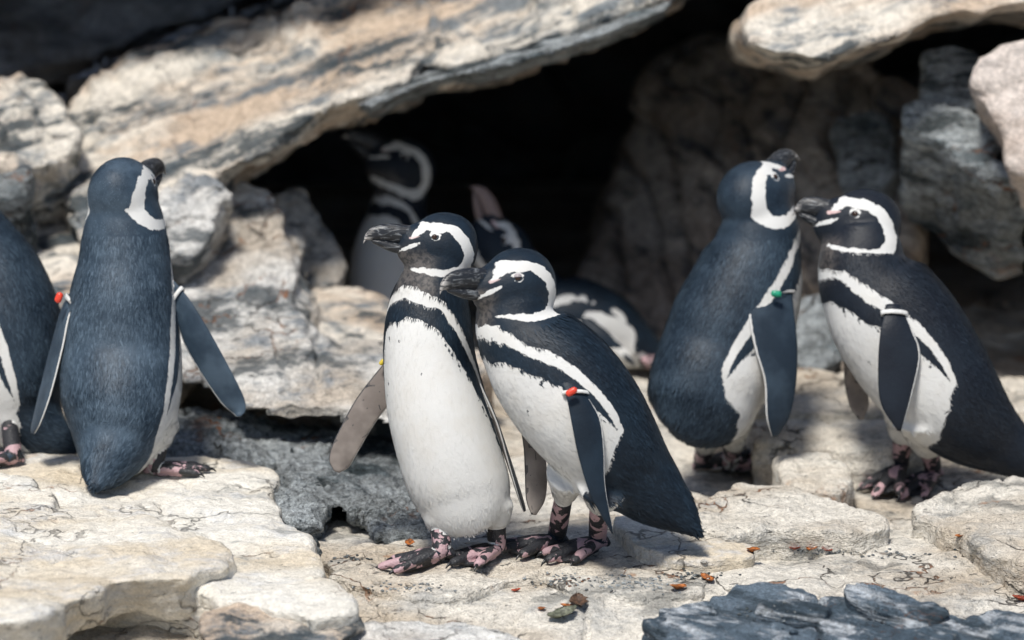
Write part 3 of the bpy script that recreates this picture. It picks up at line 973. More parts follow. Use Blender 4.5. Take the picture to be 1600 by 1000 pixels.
def penguin(label, d0, torso, vent, head, mat, feet=(), flippers=(), legs=(), tags=(), T0=0.93, T1=0.2, vox=0.0032, spots=0, seed=1, blend=9, nfeather=30000, group=None,
            feather_len=0.020, extra_white=(), band_scale=0.86, pinkness=0.55, lid=0.0, beak_len=0.93, leg_white=0.12, bill=None, cat='penguin'):
    rng = np.random.default_rng(seed)
    n = 70
    ctl = catmull(torso, n)
    C = np.array([P(x, y, d0 + dd) for x, y, dd in ctl[:, :3]])
    mpp = d0 / FP
    A = np.maximum(ctl[:, 3] * mpp, 0.003)
    B = np.maximum(ctl[:, 4], 0.003)
    T = unit(np.gradient(C, axis=0))
    N1 = unit(np.cross(T, -FW))             # right of the spine as seen from the camera
    N2 = unit(np.cross(N1, T))              # towards the camera
    sgn = np.sign(N2 @ -FW)
    N2 = N2 * sgn[:, None]
    tV, tF = loft(C, N1, N2, A, B, 48, 2.1)
    if np.linalg.det(np.stack([N1[9], N2[9], T[9]])) < 0:
        tF = [f[::-1] for f in tF]
    # head frame
    hx, hy, hdd, hr = head['at']
    hc = P(hx, hy, d0 + hdd)
    r = hr * mpp
    f = unit(cvec(*head['f']))
    up = np.array(cvec(*head.get('up', (0, 1, 0))))
    l = unit(np.cross(f, up))
    u = np.cross(l, f)

    def head_loft(prof, m=32, pw=2.0):
        pr = catmull(prof, 40)
        Cc = hc + r * (pr[:, :1] * f + ((pr[:, 1:2] + pr[:, 2:3]) / 2) * u)
        V, F = loft(Cc, np.tile(l, (40, 1)), np.tile(u, (40, 1)), np.maximum(pr[:, 3], 0.004) * r, np.maximum((pr[:, 1] - pr[:, 2]) / 2, 0.004) * r, m, pw)
        # l x u = l x (l x f) = -f : orientation
        return V, [q[::-1] for q in F]
    hV, hF = head_loft(HEAD)

    def bprof(b):
        b = b.copy()
        b[:, 1:3] += 0.12
        b[:, 0] = np.where(b[:, 0] > 0.95, 0.95 + (b[:, 0] - 0.95) * beak_len, b[:, 0])
        return b
    parts = [(tV, tF), (hV, hF)]
    # feet positions
    foots = []
    for ft in feet:
        heel = hit_px(*ft['px']) if 'z' not in ft else P(*ft['px'], dz(ft['px'][1], ft['z']))
        dr = cvec(ft['dir'][0], 0, ft['dir'][1])
        dr = unit(np.array([dr[0], dr[1], 0]))
        L = ft.get('s', 1.0)
        toe = heel + dr * 0.085 * L
        if 'z' not in ft:
            zt = max(drop(toe[0], toe[1], heel[2] + 0.12), heel[2] - 0.04)
            zt = min(zt, heel[2] + 0.03)
        else:
            zt = heel[2]
        x_ = unit(np.array([dr[0], dr[1], (zt - heel[2]) / (0.085 * L)]))
        y_ = unit(np.cross([0, 0, 1.0], x_))
        z_ = np.cross(x_, y_)
        if ft.get('lift'):
            heel = heel + np.array([0, 0, ft['lift']])
        M = np.stack([x_, y_, z_], 1) * L
        foots.append((heel, M, ft))
    shank = []
    leg_ax = []
    for (heel, M, ft), lg in zip(foots, legs):
        ank = heel + M @ np.array([-0.002, 0, 0.022])
        hip = P(lg[0], lg[1], d0 + lg[2])
        r0, r1 = lg[3], lg[4]
        mid = ank + (hip - ank) * lg[5]          # where the feathers end
        k = 14
        Cc = hip + (mid - hip) * np.linspace(0, 1, k)[:, None]
        Tt = unit(np.tile(mid - hip, (k, 1)))
        n1 = unit(np.cross(Tt, FW))
        n2 = np.cross(Tt, n1)
        rr = r0 + (r1 - r0) * np.linspace(0, 1, k) ** 0.8
        V, F = loft(Cc, n1, n2, rr, rr, 24)
        parts.append((V, F))
        leg_ax.append((hip, mid, r0, r1))
        # scaly shank
        a0 = mid + (hip - mid) * min(0.4, 0.02 / (np.linalg.norm(hip - mid) + 1e-6))
        Cc = catmull([a0, (a0 * 0.5 + ank * 0.5), ank, ank + M @ np.array([0.008, 0, -0.008])], 18)
        Tt = unit(np.gradient(Cc, axis=0))
        n1 = unit(np.cross(Tt, FW))
        n2 = np.cross(Tt, n1)
        rr = np.interp(np.linspace(0, 1, 18), [0, .4, .8, 1], [r1 * .80, 0.0165, 0.0150, 0.013])
        shank.append(loft(Cc, n1, n2, rr, rr, 18))
    V, Q = voxel(parts, vox)
    E = edges_of(Q)
    V = laplace(V, E, blend)
    # soften the neck seam more than the rest
    dn = np.abs(((V - hc) @ f) / r) + 0
    hd = np.linalg.norm(V - hc, axis=1) / r
    w = np.exp(-((hd - 1.05) / 0.30) ** 2) * sstep(-0.35, -0.75, ((V - hc) @ u) / r)
    V = laplace(V, E, 22, 0.5, w)
    wl = np.zeros(len(V))
    for hip, mid, r0, r1 in leg_ax:
        wl = np.maximum(wl, np.exp(-(np.maximum(0, np.linalg.norm(V - (hip * .6 + mid * .4), axis=1) - r0 * 1.1) / 0.02) ** 2))
    V = laplace(V, E, 26, 0.5, wl)
    base = shell(V, Q, 0)
    others = []
    fl_info = []
    for fl in flippers:
        fv, ff, q, side, ss, info = blade(fl['lead'], fl['trail'], d0, fl.get('th', 0.014))
        sd_ = side * (1 if fl.get('cam', 'outer') == 'outer' else -1)
        others.append(shell(fv, ff, 0, part=1.0, q=q, side=sd_, span=ss))
        fl_info.append(info)
    for prof in (BEAK_U, BEAK_L):
        bV, bF = head_loft(bprof(prof), 20, 2.3)
        bl = np.clip((((bV - hc) @ f) / r - 0.95) / (1.45 * beak_len), 0, 1)
        others.append(shell(bV, bF, 2, part=2.0, bl=bl))
    for (heel, M, ft) in foots:
        others.append(shell(FOOT_V @ M.T + heel, FOOT_Q, 1, part=3.0))
    for V_, F_ in shank:
        if np.linalg.norm(V_) > 0:
            a_ = V_[0] - V_[-2]
            others.append(shell(V_, F_, 1, part=3.0))
    # consistent outward normals for all shells
    import bmesh
    for o in [base] + others:
        bm = bmesh.new()
        bm.from_mesh(o.data)
        bmesh.ops.recalc_face_normals(bm, faces=bm.faces)
        if bm.calc_volume(signed=True) < 0:
            bmesh.ops.reverse_faces(bm, faces=bm.faces)
        bm.to_mesh(o.data)
        bm.free()
    me = union(base, others)
    for o in [base] + others:
        d = o.data
        bpy.data.objects.remove(o)
        bpy.data.meshes.remove(d)
    Vb = mesh_np(me)
    part = attr_np(me, 'part')
    nv = len(Vb)
    # ---- trunk coordinates: nearest spine station
    best = np.zeros(nv, int)
    bd = np.full(nv, 1e9)
    for i in range(n):
        dd_ = ((Vb - C[i]) ** 2).sum(1)
        k = dd_ < bd
        bd[k] = dd_[k]
        best[k] = i
    rel = Vb - C[best]
    ax = np.einsum('ij,ij->i', rel, T[best])
    seg = np.linalg.norm(np.diff(C, axis=0), axis=1)
    arc = np.concatenate([[0], np.cumsum(seg)])
    i0, i1 = T0 * (n - 1), T1 * (n - 1)
    a0, a1 = np.interp(i0, np.arange(n), arc), np.interp(i1, np.arange(n), arc)
    Lr = a0 - a1
    Tn = (a0 - (arc[best] + ax)) / Lr
    c1 = np.einsum('ij,ij->i', rel, N1[best]) / A[best]
    c2 = np.einsum('ij,ij->i', rel, N2[best]) / B[best]
    ph = np.interp(np.linspace(0, 1, n), np.linspace(0, 1, len(vent)), vent)[best] if hasattr(vent, '__len__') else vent
    ang = np.degrees(np.arctan2(c1, c2)) - ph
    ang = np.abs((ang + 180) % 360 - 180)
    rb = (A + B)[best] / 2
    rm = float(np.median((A + B)[20:50]) / 2)
    wob = 0.010 * fbm(Vb * 25, 3, seed) / Lr

    def curve_sd(cur):
        cur = np.array(cur, float)
        inside = np.interp(Tn + wob, cur[:, 0], cur[:, 1], left=-30, right=(-30 if cur[-1, 1] == 0 else cur[-1, 1])) - ang
        d = poly_dist((Tn + wob) * Lr, np.radians(ang) * rm, [(t * Lr, math.radians(a) * rm) for t, a in cur])
        return np.sign(inside) * np.minimum(d, np.maximum(np.abs(np.radians(inside)) * rm, 1e-4))
    s0, s1, s2 = curve_sd(CUR0), curve_sd(CUR1), curve_sd(CUR2)
    sd = np.minimum(s0, np.maximum(-s1, s2))
    for hip, mid, r0, r1 in leg_ax:
        ab = mid - hip
        t = np.clip(((Vb - hip) @ ab) / (ab @ ab), 0, 1.15)
        dl = np.linalg.norm(Vb - hip - t[:, None] * ab, axis=1) - (r0 + (r1 - r0) * np.clip(t, 0, 1)) * 1.12
        sd = np.where((dl < 0) & (t > leg_white), np.maximum(sd, 0.006), sd)
    # black flecks on the breast
    for k in range(spots):
        tt, aa = rng.uniform(0.22, 0.62), rng.uniform(-62, 62)
        rr = rng.uniform(0.0014, 0.0030)
        sg = np.where(((np.degrees(np.arctan2(c1, c2)) - ph + 180) % 360 - 180) > 0, 1, -1)
        dd_ = np.hypot((Tn - tt) * Lr, np.radians(ang * sg - aa) * rm)
        sd = np.minimum(sd, dd_ - rr)
    # flecks hugging the black band
    for k in range(int(spots * 4)):
        tt = rng.uniform(0.2, 0.8)
        aa = np.interp(tt, [c[0] for c in CUR2], [c[1] for c in CUR2]) - rng.uniform(0, 5)
        dd_ = np.hypot((Tn - tt) * Lr * .7, np.radians(ang - aa) * rm)
        sd = np.minimum(sd, dd_ - rng.uniform(0.0015, 0.0034))
    # ---- head
    hl = (Vb - hc) / r
    hf, hu, hll = hl @ f, hl @ u, hl @ l
    hd = np.linalg.norm(hl, axis=1)
    hf2, hu2 = hf, hu
    jag = 0.05 * fbm(Vb * 60, 3, seed + 3)
    bs = -poly_dist(hf2, hu2, BAND, BAND[:, 2] * band_scale) + jag
    bs = np.where(np.abs(hll) < 0.16, np.where(hu > 0, np.minimum(bs, -0.05), bs), bs)
    gape = -poly_dist(hf, hu, [(0.80, 0.0), (1.0, -0.10), (1.3, -0.26)], [0.035, 0.055, 0.03]) + jag * .4
    brow = np.maximum(bs, gape)
    hsd = brow * r
    sd = np.where(((Tn < 0.062) & (hd < 1.5)) | ((hd < 1.45) & (hu > -1.03) & (Tn < 0.3)), hsd, sd)
    pink = np.zeros(nv)
    ex, ey = 0.37, 0.21
    pk = poly_dist(hf, hu, [(1.02, 0.14), (0.86, 0.18), (0.74, 0.22)], [0.06, 0.04, 0.02])
    pink = np.maximum(pink, sstep(0.03, -0.03, pk) * (hd < 1.3) * pinkness)
    ring = np.abs(np.hypot((hf - ex), (hu - ey) * 1.15) - 0.118)
    eye_w = np.where(hu < ey + 0.04, 0.014, 0.05) - ring
    sd = np.where((hd < 1.2) & (eye_w > -0.03), np.maximum(sd, eye_w * r), sd)
    grey = np.zeros(nv)
    thr = sstep(60, 25, ang) * sstep(0.16, 0.02, np.abs(Tn - 0.02)) * (hd > 0.9)
    grey = np.maximum(grey, thr * 0.9)
    # ---- flippers
    isf = (part > 0.5) & (part < 1.5)
    q, side, span = attr_np(me, 'q'), attr_np(me, 'side'), attr_np(me, 'span')
    out_sd = np.where(q < -0.86, (-q - 0.86) * 0.03, -0.01)
    in_sd = np.where(q > 0.80, -0.004, 0.02)
    nsp = perlin(Vb * np.array([120, 120, 70]), seed + 9)
    in_sd = np.where(nsp > 0.40 , -0.004, in_sd)
    fsd = np.where(side > -0.15, out_sd, in_sd)
    sd = np.where(isf, fsd, sd)
    grey = np.where(isf, np.where(side > -0.15, 0, 2.2), grey)
    pink = np.where(isf, 0, pink)
    for fn in extra_white:
        sd = fn(Vb, sd, hl)
    for nm, arr in (('sd', sd), ('grey', grey), ('pink', pink), ('rnd', np.full(nv, 0.3))):
        if nm in me.attributes:
            me.attributes.remove(me.attributes[nm])
        me.attributes.new(nm, 'FLOAT', 'POINT').data.foreach_set('value', arr.astype(np.float32))
    me.materials.clear()
    for mm in (mat, FOOT, bill or BEAK):
        me.materials.append(mm)
    ls_, lt_, vi_ = quads_of(me)
    pmin = np.minimum.reduceat(part[vi_], ls_)
    me.polygons.foreach_set('material_index', np.where(pmin > 2.5, 1, np.where(pmin > 1.5, 2, 0)).astype(np.int32))
    smooth_shade(me)
    # ---- root at the base
    base_pt = np.mean([h for h, _, _ in foots], axis=0) if foots else np.array([C[0][0], C[0][1], Vb[:, 2].min()])
    root = bpy.data.objects.new('penguin', None)
    root.empty_display_size = 0.1
    COL.objects.link(root)
    root.location = base_pt
    tag(root, label, cat, group)

    def child(name, me_, mt=None):
        co = mesh_np(me_) - base_pt
        me_.vertices.foreach_set('co', co.ravel())
        me_.update()
        return link(name, me_, mt, root)
    # ---- feathers: short overlapping barbs lying along the body
    tri = me.loop_triangles
    me.calc_loop_triangles()
    nt = len(me.loop_triangles)
    ti = np.empty(nt * 3, np.int32)
    me.loop_triangles.foreach_get('vertices', ti)
    ti = ti.reshape(-1, 3)
    mi = np.empty(nt, np.int32)
    me.loop_triangles.foreach_get('material_index', mi)
    ok = (mi == 0) & (part[ti].max(1) < 0.5)
    ti = ti[ok]
    p0, p1, p2 = Vb[ti[:, 0]], Vb[ti[:, 1]], Vb[ti[:, 2]]
    cr = np.cross(p1 - p0, p2 - p0)
    ar = np.linalg.norm(cr, axis=1)
    pick = rng.choice(len(ti), nfeather, p=ar / ar.sum())
    w1, w2 = rng.random(nfeather), rng.random(nfeather)
    sw = w1 + w2 > 1
    w1[sw], w2[sw] = 1 - w1[sw], 1 - w2[sw]
    w0 = 1 - w1 - w2
    tp = ti[pick]
    bl3 = lambda a: a[tp[:, 0]] * w0 + a[tp[:, 1]] * w1 + a[tp[:, 2]] * w2
    pos = np.stack([bl3(Vb[:, k]) for k in range(3)], 1)
    nrm = unit(cr[pick])
    fs, fg, fp, fh = bl3(sd), bl3(grey), bl3(pink), bl3(hd)
    flow_b = -T[best][tp[:, 0]]
    flow = np.where((fh < 1.05)[:, None], -f[None] * 0.75 - u[None] * 0.35, flow_b)
    # legs and lower trunk hang down
    flow = flow + 0.18 * rng.normal(size=flow.shape)
    flow = unit(flow - (flow * nrm).sum(1, keepdims=True) * nrm)
    sidev = np.cross(nrm, flow)
    Ln = feather_len * rng.uniform(0.6, 1.15, nfeather) * np.where((fh < 1.45) & (bl3(hu) > -1.1), 0.30, 1.0) * np.where(fs > 0, 0.75, 1.0) * np.where(np.abs(fs) < 0.012, 0.55, 1.0)
    Wd = np.maximum(Ln, 0.008) * rng.uniform(0.05, 0.10, nfeather)
    lift = Ln * rng.uniform(0.01, 0.065, nfeather) * np.where(fs > 0, 0.35, 1.0)
    keep = (fp < 0.3) & ~((fh < 1.25) & (np.abs(bl3(hf) - ex) < 0.2) & (np.abs(bl3(hu) - ey) < 0.2)) & ~((fh < 1.6) & (bl3(hf) > 0.98))
    keep &= np.abs(fs) > 0.0008
    keep &= (fs < 0.012) | (rng.random(nfeather) < 0.35)
    idx = np.where(keep)[0]
    pos, nrm, flow, sidev, Ln, Wd, lift, fs, fg = (a[idx] for a in (pos, nrm, flow, sidev, Ln, Wd, lift, fs, fg))
    k = len(idx)
    v0 = pos - nrm * 0.0006
    v1 = pos + flow * (Ln * .45)[:, None] + sidev * Wd[:, None] + nrm * (lift * .4 + .0002)[:, None]
    v2 = pos + flow * Ln[:, None] + nrm * lift[:, None]
    v3 = pos + flow * (Ln * .45)[:, None] - sidev * Wd[:, None] + nrm * (lift * .4 + .0002)[:, None]
    FV = np.stack([v0, v3, v2, v1], 1).reshape(-1, 3)
    FF = np.arange(4 * k).reshape(-1, 4)
    fm = make_mesh('plumage', FV, FF)
    rv = np.repeat(rng.random(k), 4)
    # keep the colour of a barb whole: push its field away from the border
    fsv = np.repeat(np.sign(fs) * np.maximum(np.abs(fs), 0.006), 4)
    for nm, arr in (('sd', fsv), ('grey', np.repeat(fg, 4)), ('pink', np.zeros(4 * k)), ('rnd', rv)):
        fm.attributes.new(nm, 'FLOAT', 'POINT').data.foreach_set('value', arr.astype(np.float32))
    smooth_shade(fm)
    body = child('body', me)
    o = child('plumage', fm, mat)
    o['kind'] = 'stuff'
    # ---- eyes
    for s in (-1, 1):
        sel = (np.abs(hf - ex) < 0.1) & (np.abs(hu - ey) < 0.1) & (hll * s > 0.2) & (hd < 1.2)
        if sel.any():
            pe = Vb[sel].mean(0)
            er = 0.100 * r
            nn = unit(l * s + 0.25 * f + 0.1 * u)
            c0 = pe - nn * er * 0.62
            kk = 14
            zz = np.linspace(-0.995, 0.995, kk)
            eV, eF = loft(c0 + nn * (zz * er)[:, None], np.tile(unit(np.cross(nn, u)), (kk, 1)), np.tile(u, (kk, 1)), er * np.sqrt(1 - zz ** 2), er * np.sqrt(1 - zz ** 2), 20)
            em = make_mesh('eye', eV, [tuple(x) for x in eF])
            smooth_shade(em)
            child('eye', em, EYE)
            if lid > 0:
                zz2 = np.linspace(-0.2, 0.9, kk)
                c1 = c0 + u * er * (0.55 * lid) + nn * er * 0.10
                lV, lF = loft(c1 + u * (zz2 * er * 0.9)[:, None], np.tile(unit(np.cross(nn, u)), (kk, 1)), np.tile(nn, (kk, 1)), 1.1 * er * np.sqrt(1 - zz2 ** 2), 1.1 * er * np.sqrt(1 - zz2 ** 2), 20)
                lm = make_mesh('eyelid', lV, [tuple(x) for x in lF])
                smooth_shade(lm)
                child('eyelid', lm, LID)
    # ---- claws
    for (heel, M, ft) in foots:
        for a, L in ((-24, 0.088), (0, 0.104), (24, 0.090)):
            cV, cF = claw_mesh()
            ca, sa = math.cos(rad(a)), math.sin(rad(a))
            Rz = np.array([[ca, -sa, 0], [sa, ca, 0], [0, 0, 1]])
            cV = cV @ Rz.T + np.array([L * .89 * ca, L * .89 * sa, 0.0075])
            cm = make_mesh('claw', cV @ M.T + heel, [tuple(x) for x in cF])
            smooth_shade(cm)
            child('claw', cm, CLAW)
    # ---- flipper bands
    for tg in tags:
        Cf, chn, nn, wf, tf = fl_info[tg['fl']]
        i = int(tg.get('s', 0.08) * (len(Cf) - 1))
        kk = 40
        a = np.linspace(0, 2 * math.pi, kk, endpoint=False)
        span = unit(Cf[min(i + 1, len(Cf) - 1)] - Cf[i])
        aw, bw = wf[i] * tg.get('w', 1.06) + 0.0025, tf[i] * 0.5 + 0.004
        ctr = Cf[i] + chn[i] * tg.get('off', 0) * wf[i]
        ringC = ctr + chn[i] * (aw * np.cos(a))[:, None] + nn[i] * (bw * np.sin(a))[:, None]
        rw, rt = tg.get('rw', 0.0042), 0.0013
        out = unit(ringC - ctr)
        V = np.concatenate([ringC - span * rw + out * rt, ringC + span * rw + out * rt, ringC + span * rw - out * rt, ringC - span * rw - out * rt])
        F = [(b * kk + j, b * kk + (j + 1) % kk, ((b + 1) % 4) * kk + (j + 1) % kk, ((b + 1) % 4) * kk + j) for b in range(4) for j in range(kk)]
        tm = make_mesh('flipper_band', V, F)
        smooth_shade(tm)
        bo = child('flipper_band', tm, tg['ring'])
        if 'bead' in tg:
            for dx_, dy_, sx in tg.get('beads', [(0, 0, 1)]):
                pc = P(tg['px'][0] + dx_, tg['px'][1] + dy_, d0 + tg['dd'])
                zz = np.linspace(-0.99, 0.99, 12)
                ba = math.radians(tg.get('rot', 30))
                axd = cvec(math.cos(ba), math.sin(ba), 0)
                b1, b2 = cvec(-math.sin(ba), math.cos(ba), 0), cvec(0, 0, 1)
                br, blen = tg.get('br', 0.0065) * sx, tg.get('blen', 0.011) * sx
                prof = (1 - np.abs(zz) ** 3.5) ** (1 / 2.2)
                V, F = loft(pc + axd * (zz * blen)[:, None], np.tile(b1, (12, 1)), np.tile(b2, (12, 1)), br * prof, br * prof * .8, 16)
                bm_ = make_mesh('tag_bead', V, [tuple(x) for x in F])
                smooth_shade(bm_)
                co = mesh_np(bm_) - base_pt
                bm_.vertices.foreach_set('co', co.ravel())
                bm_.update()
                link('tag_bead', bm_, tg['bead'], bo)
    return root


NAVY = plumage_mat('navy_black_plumage', (0.006, 0.012, 0.021), (0.018, 0.034, 0.054))
SLATEBLUE = plumage_mat('slate_sheen_plumage', (0.018, 0.033, 0.053), (0.10, 0.145, 0.195))  # lightened tones: sheen of the lit dry feathers put into the colour
INK = plumage_mat('ink_blue_plumage', (0.009, 0.018, 0.031), (0.050, 0.078, 0.110))
PINK_BILL = simple('pinkish_grey_bill', (0.25, 0.18, 0.165), 0.5)
BLACKISH = plumage_mat('blue_black_plumage', (0.008, 0.011, 0.018), (0.016, 0.024, 0.036))

# ================================================================== the penguins (photo pixels; dd = metres beyond the bird's own distance)
# huddled pair, upright bird
penguin('upright white-bellied penguin holding one mottled flipper out, beside the leaning penguin', 7.29,
        [(737, 820, 0.01, 14, .014), (735, 812, 0.01, 46, .046), (730, 796, 0.0, 68, .070), (722, 768, 0, 77, .084), (710, 735, 0, 80, .092), (698, 695, 0, 80, .096), (686, 650, 0, 79, .096), (677, 605, 0, 76, .092),
         (671, 560, 0, 72, .086), (669, 520, 0, 69, .080), (670, 488, 0, 65, .072), (674, 458, 0, 58, .064), (680, 432, 0, 50, .055), (687, 405, 0, 46, .050), (690, 385, 0, 34, .04)],
        [-12, -12, -16, -24, -34, -60], dict(at=(690, 384, 0.0, 54), f=(-0.97, 0.07, 0.24)), NAVY,
        feet=[dict(px=(690, 880), dir=(-1, 0.12), s=1.12), dict(px=(774, 874), dir=(-0.66, 0.72), s=1.15)],
        legs=[(690, 785, -0.01, .040, .027, .42), (773, 785, -0.01, .036, .024, .42)],
        flippers=[dict(lead=[(616, 548, .03), (596, 572, .04), (556, 624, .05), (524, 684, .055), (514, 716, .06), (522, 736, .06)],
                       trail=[(640, 610, .03), (606, 636, .04), (582, 668, .05), (556, 712, .055), (545, 730, .06), (530, 739, .06)], cam='inner'),
                  dict(lead=[(738, 600, .02), (766, 650, .03), (792, 710, .04), (812, 765, .05), (822, 798, .05)],
                       trail=[(750, 600, -.03), (776, 660, -.03), (792, 715, -.02), (808, 770, 0), (818, 800, .03)])],
        tags=[dict(fl=0, s=0.16, ring=T_STEEL, bead=T_YELLOW, px=(597, 566), dd=.02, br=.004, blen=.006, rot=50)],
        T0=0.87, T1=0.07, spots=5, seed=3)

# huddled pair, leaning bird
penguin('navy-backed penguin with a red flipper tag, leaning against the upright one', 7.20,
        [(1092, 834, .02, 6, .012), (1062, 804, .02, 32, .026), (1026, 774, .02, 52, .044), (988, 738, .02, 69, .068), (950, 695, .01, 85, .085), (911, 645, 0, 95, .094), (872, 596, 0, 95, .094),
         (838, 555, 0, 86, .086), (812, 520, 0, 70, .072), (804, 490, 0, 61, .062), (808, 465, 0, 54, .055), (810, 445, 0, 38, .042)],
        [-84, -84, -82, -78, -70], dict(at=(807, 446, 0.0, 60), f=(-0.84, -0.06, 0.50)), NAVY,
        feet=[dict(px=(866, 862), dir=(-0.86, 0.5), s=1.2), dict(px=(932, 864), dir=(-0.74, 0.66), s=1.2)],
        legs=[(888, 738, .02, .042, .019, .60), (940, 752, -.03, .046, .022, .58)],
        flippers=[dict(lead=[(868, 585, -.085), (884, 618, -.10), (893, 660, -.105), (903, 710, -.105), (922, 772, -.10), (955, 833, -.09)],
                       trail=[(905, 588, -.075), (918, 618, -.09), (938, 655, -.095), (944, 700, -.095), (946, 760, -.095), (959, 835, -.09)]),
                  dict(lead=[(812, 660, .08), (818, 700, .09), (820, 740, .09), (822, 780, .09), (830, 804, .09)],
                       trail=[(838, 660, .095), (850, 700, .10), (855, 740, .10), (852, 780, .10), (838, 805, .095)], cam='inner')],
        tags=[dict(fl=0, s=0.20, ring=T_WHITE, bead=T_RED, px=(893, 612), dd=-.118, br=.0058, blen=.0105, rot=30, rw=.003)],
        T0=0.86, T1=0.36, spots=3, seed=5, lid=0.8)

# back-turned bird on the platform
penguin('slate-backed penguin seen from behind on the cream platform, flippers held away', 7.62,
        [(148, 762, -.135, 9, .010), (156, 744, -.115, 31, .026), (169, 718, -.088, 48, .050), (179, 690, -.058, 67, .078), (187, 650, -.030, 87, .098), (189, 605, -.010, 95, .103), (190, 555, .005, 94, .100),
         (191, 505, .005, 89, .094), (193, 455, .0, 82, .086), (195, 410, 0, 73, .076), (195, 370, 0, 67, .070), (195, 340, 0, 61, .064), (193, 310, 0, 50, .055), (194, 290, 0, 40, .045)],
        162, dict(at=(194, 303, 0.0, 60), f=(0.42, 0.30, -0.86), up=(0, 1, 0)), SLATEBLUE,
        feet=[dict(px=(245, 745), dir=(1, -0.12), s=1.0), dict(px=(150, 742), dir=(0.9, -0.25), s=0.9)],
        legs=[(254, 655, .0, .036, .023, .40), (165, 690, .04, .03, .02, .45)],
        flippers=[dict(lead=[(262, 428, -.01), (292, 462, -.02), (324, 512, -.03), (356, 570, -.03), (380, 618, -.02), (384, 640, -.02), (376, 651, -.02)],
                       trail=[(256, 470, .01), (272, 490, 0), (288, 538, -.005), (318, 590, -.005), (346, 630, -.01), (362, 644, -.01), (370, 651, -.02)]),
                  dict(lead=[(122, 440, .02), (98, 480, .03), (80, 540, .05), (62, 610, .05), (50, 660, .04), (48, 676, .04)],
                       trail=[(130, 455, -.03), (110, 490, -.04), (98, 545, -.04), (80, 615, -.03), (64, 660, -.01), (54, 678, .02)])],
        tags=[dict(fl=0, s=0.13, ring=T_WHITE, w=1.0, rw=.0035), dict(fl=1, s=0.13, ring=T_WHITE, bead=T_RED, px=(92, 465), dd=-.045, br=.0065, blen=.010, rot=70)],
        beak_len=.85, blend=22, T0=0.90, T1=0.22, seed=7, nfeather=44000, spots=0)

# cropped bird at the edge
penguin('penguin cropped by the picture edge, dark back turned, beside the back-turned penguin', 7.80,
        [(132, 700, -.02, 6, .012), (104, 690, -.02, 22, .022), (68, 672, -.01, 46, .045), (36, 640, 0, 74, .075), (14, 590, 0, 92, .095), (2, 535, 0, 98, .10), (-8, 485, 0, 98, .098),
         (-24, 430, 0, 88, .088), (-44, 385, 0, 74, .076), (-60, 345, 0, 60, .064), (-70, 310, 0, 50, .054), (-75, 285, 0, 40, .045)],
        -97, dict(at=(-76, 284, 0.0, 58), f=(-0.95, 0.05, -0.2)), INK,
        feet=[dict(px=(18, 728), dir=(-0.9, 0.3), s=1.0), dict(px=(-40, 716), dir=(-1, 0.1), s=1.0)],
        legs=[(12, 640, -.03, .042, .018, .62), (-30, 640, .03, .034, .018, .62)],
        flippers=[dict(lead=[(-44, 455, -.09), (-40, 510, -.11), (-46, 570, -.11), (-58, 640, -.10)], trail=[(-10, 455, -.09), (-6, 520, -.11), (-18, 590, -.11), (-52, 645, -.10)])],
        T0=0.88, T1=0.24, seed=9, spots=6, nfeather=28000)

# billing pair, left bird (back three-quarter)
penguin('penguin with a green flipper tag raising its bill, seen from behind', 7.86,
        [(1070, 688, -.050, 22, .02), (1078, 672, -.046, 56, .046), (1090, 645, -.034, 81, .078), (1101, 612, -.020, 90, .094), (1112, 585, -.01, 94, .10), (1129, 548, 0, 97, .10), (1147, 500, 0, 97, .098),
         (1164, 455, 0, 90, .092), (1176, 415, 0, 81, .083), (1184, 382, 0, 68, .072), (1186, 352, 0, 63, .066), (1182, 325, 0, 50, .054), (1178, 305, 0, 40, .045)],
        112, dict(at=(1180, 308, 0.0, 60), f=(0.58, 0.52, -0.50), up=(-0.45, 0.85, 0.1)), INK,
        feet=[dict(px=(1150, 740), dir=(1, 0.12), s=1.05), dict(px=(1104, 736), dir=(0.95, 0.15), s=1.05)],
        legs=[(1150, 650, -.03, .036, .022, .42), (1108, 672, .02, .034, .02, .45)],
        flippers=[dict(lead=[(1236, 440, -.04), (1240, 480, -.07), (1246, 540, -.085), (1244, 600, -.085), (1234, 650, -.08), (1216, 682, -.075)],
                       trail=[(1178, 445, -.075), (1170, 490, -.095), (1178, 540, -.10), (1194, 595, -.10), (1197, 650, -.095), (1206, 683, -.08)])],
        tags=[dict(fl=0, s=0.10, ring=T_STEEL, bead=T_GREEN, px=(1213, 459), dd=-.098, br=.0062, blen=.010, rot=-5, rw=.003)],
        beak_len=0.66, pinkness=1, blend=24, T0=0.90, T1=0.20, seed=11, nfeather=40000, spots=4)

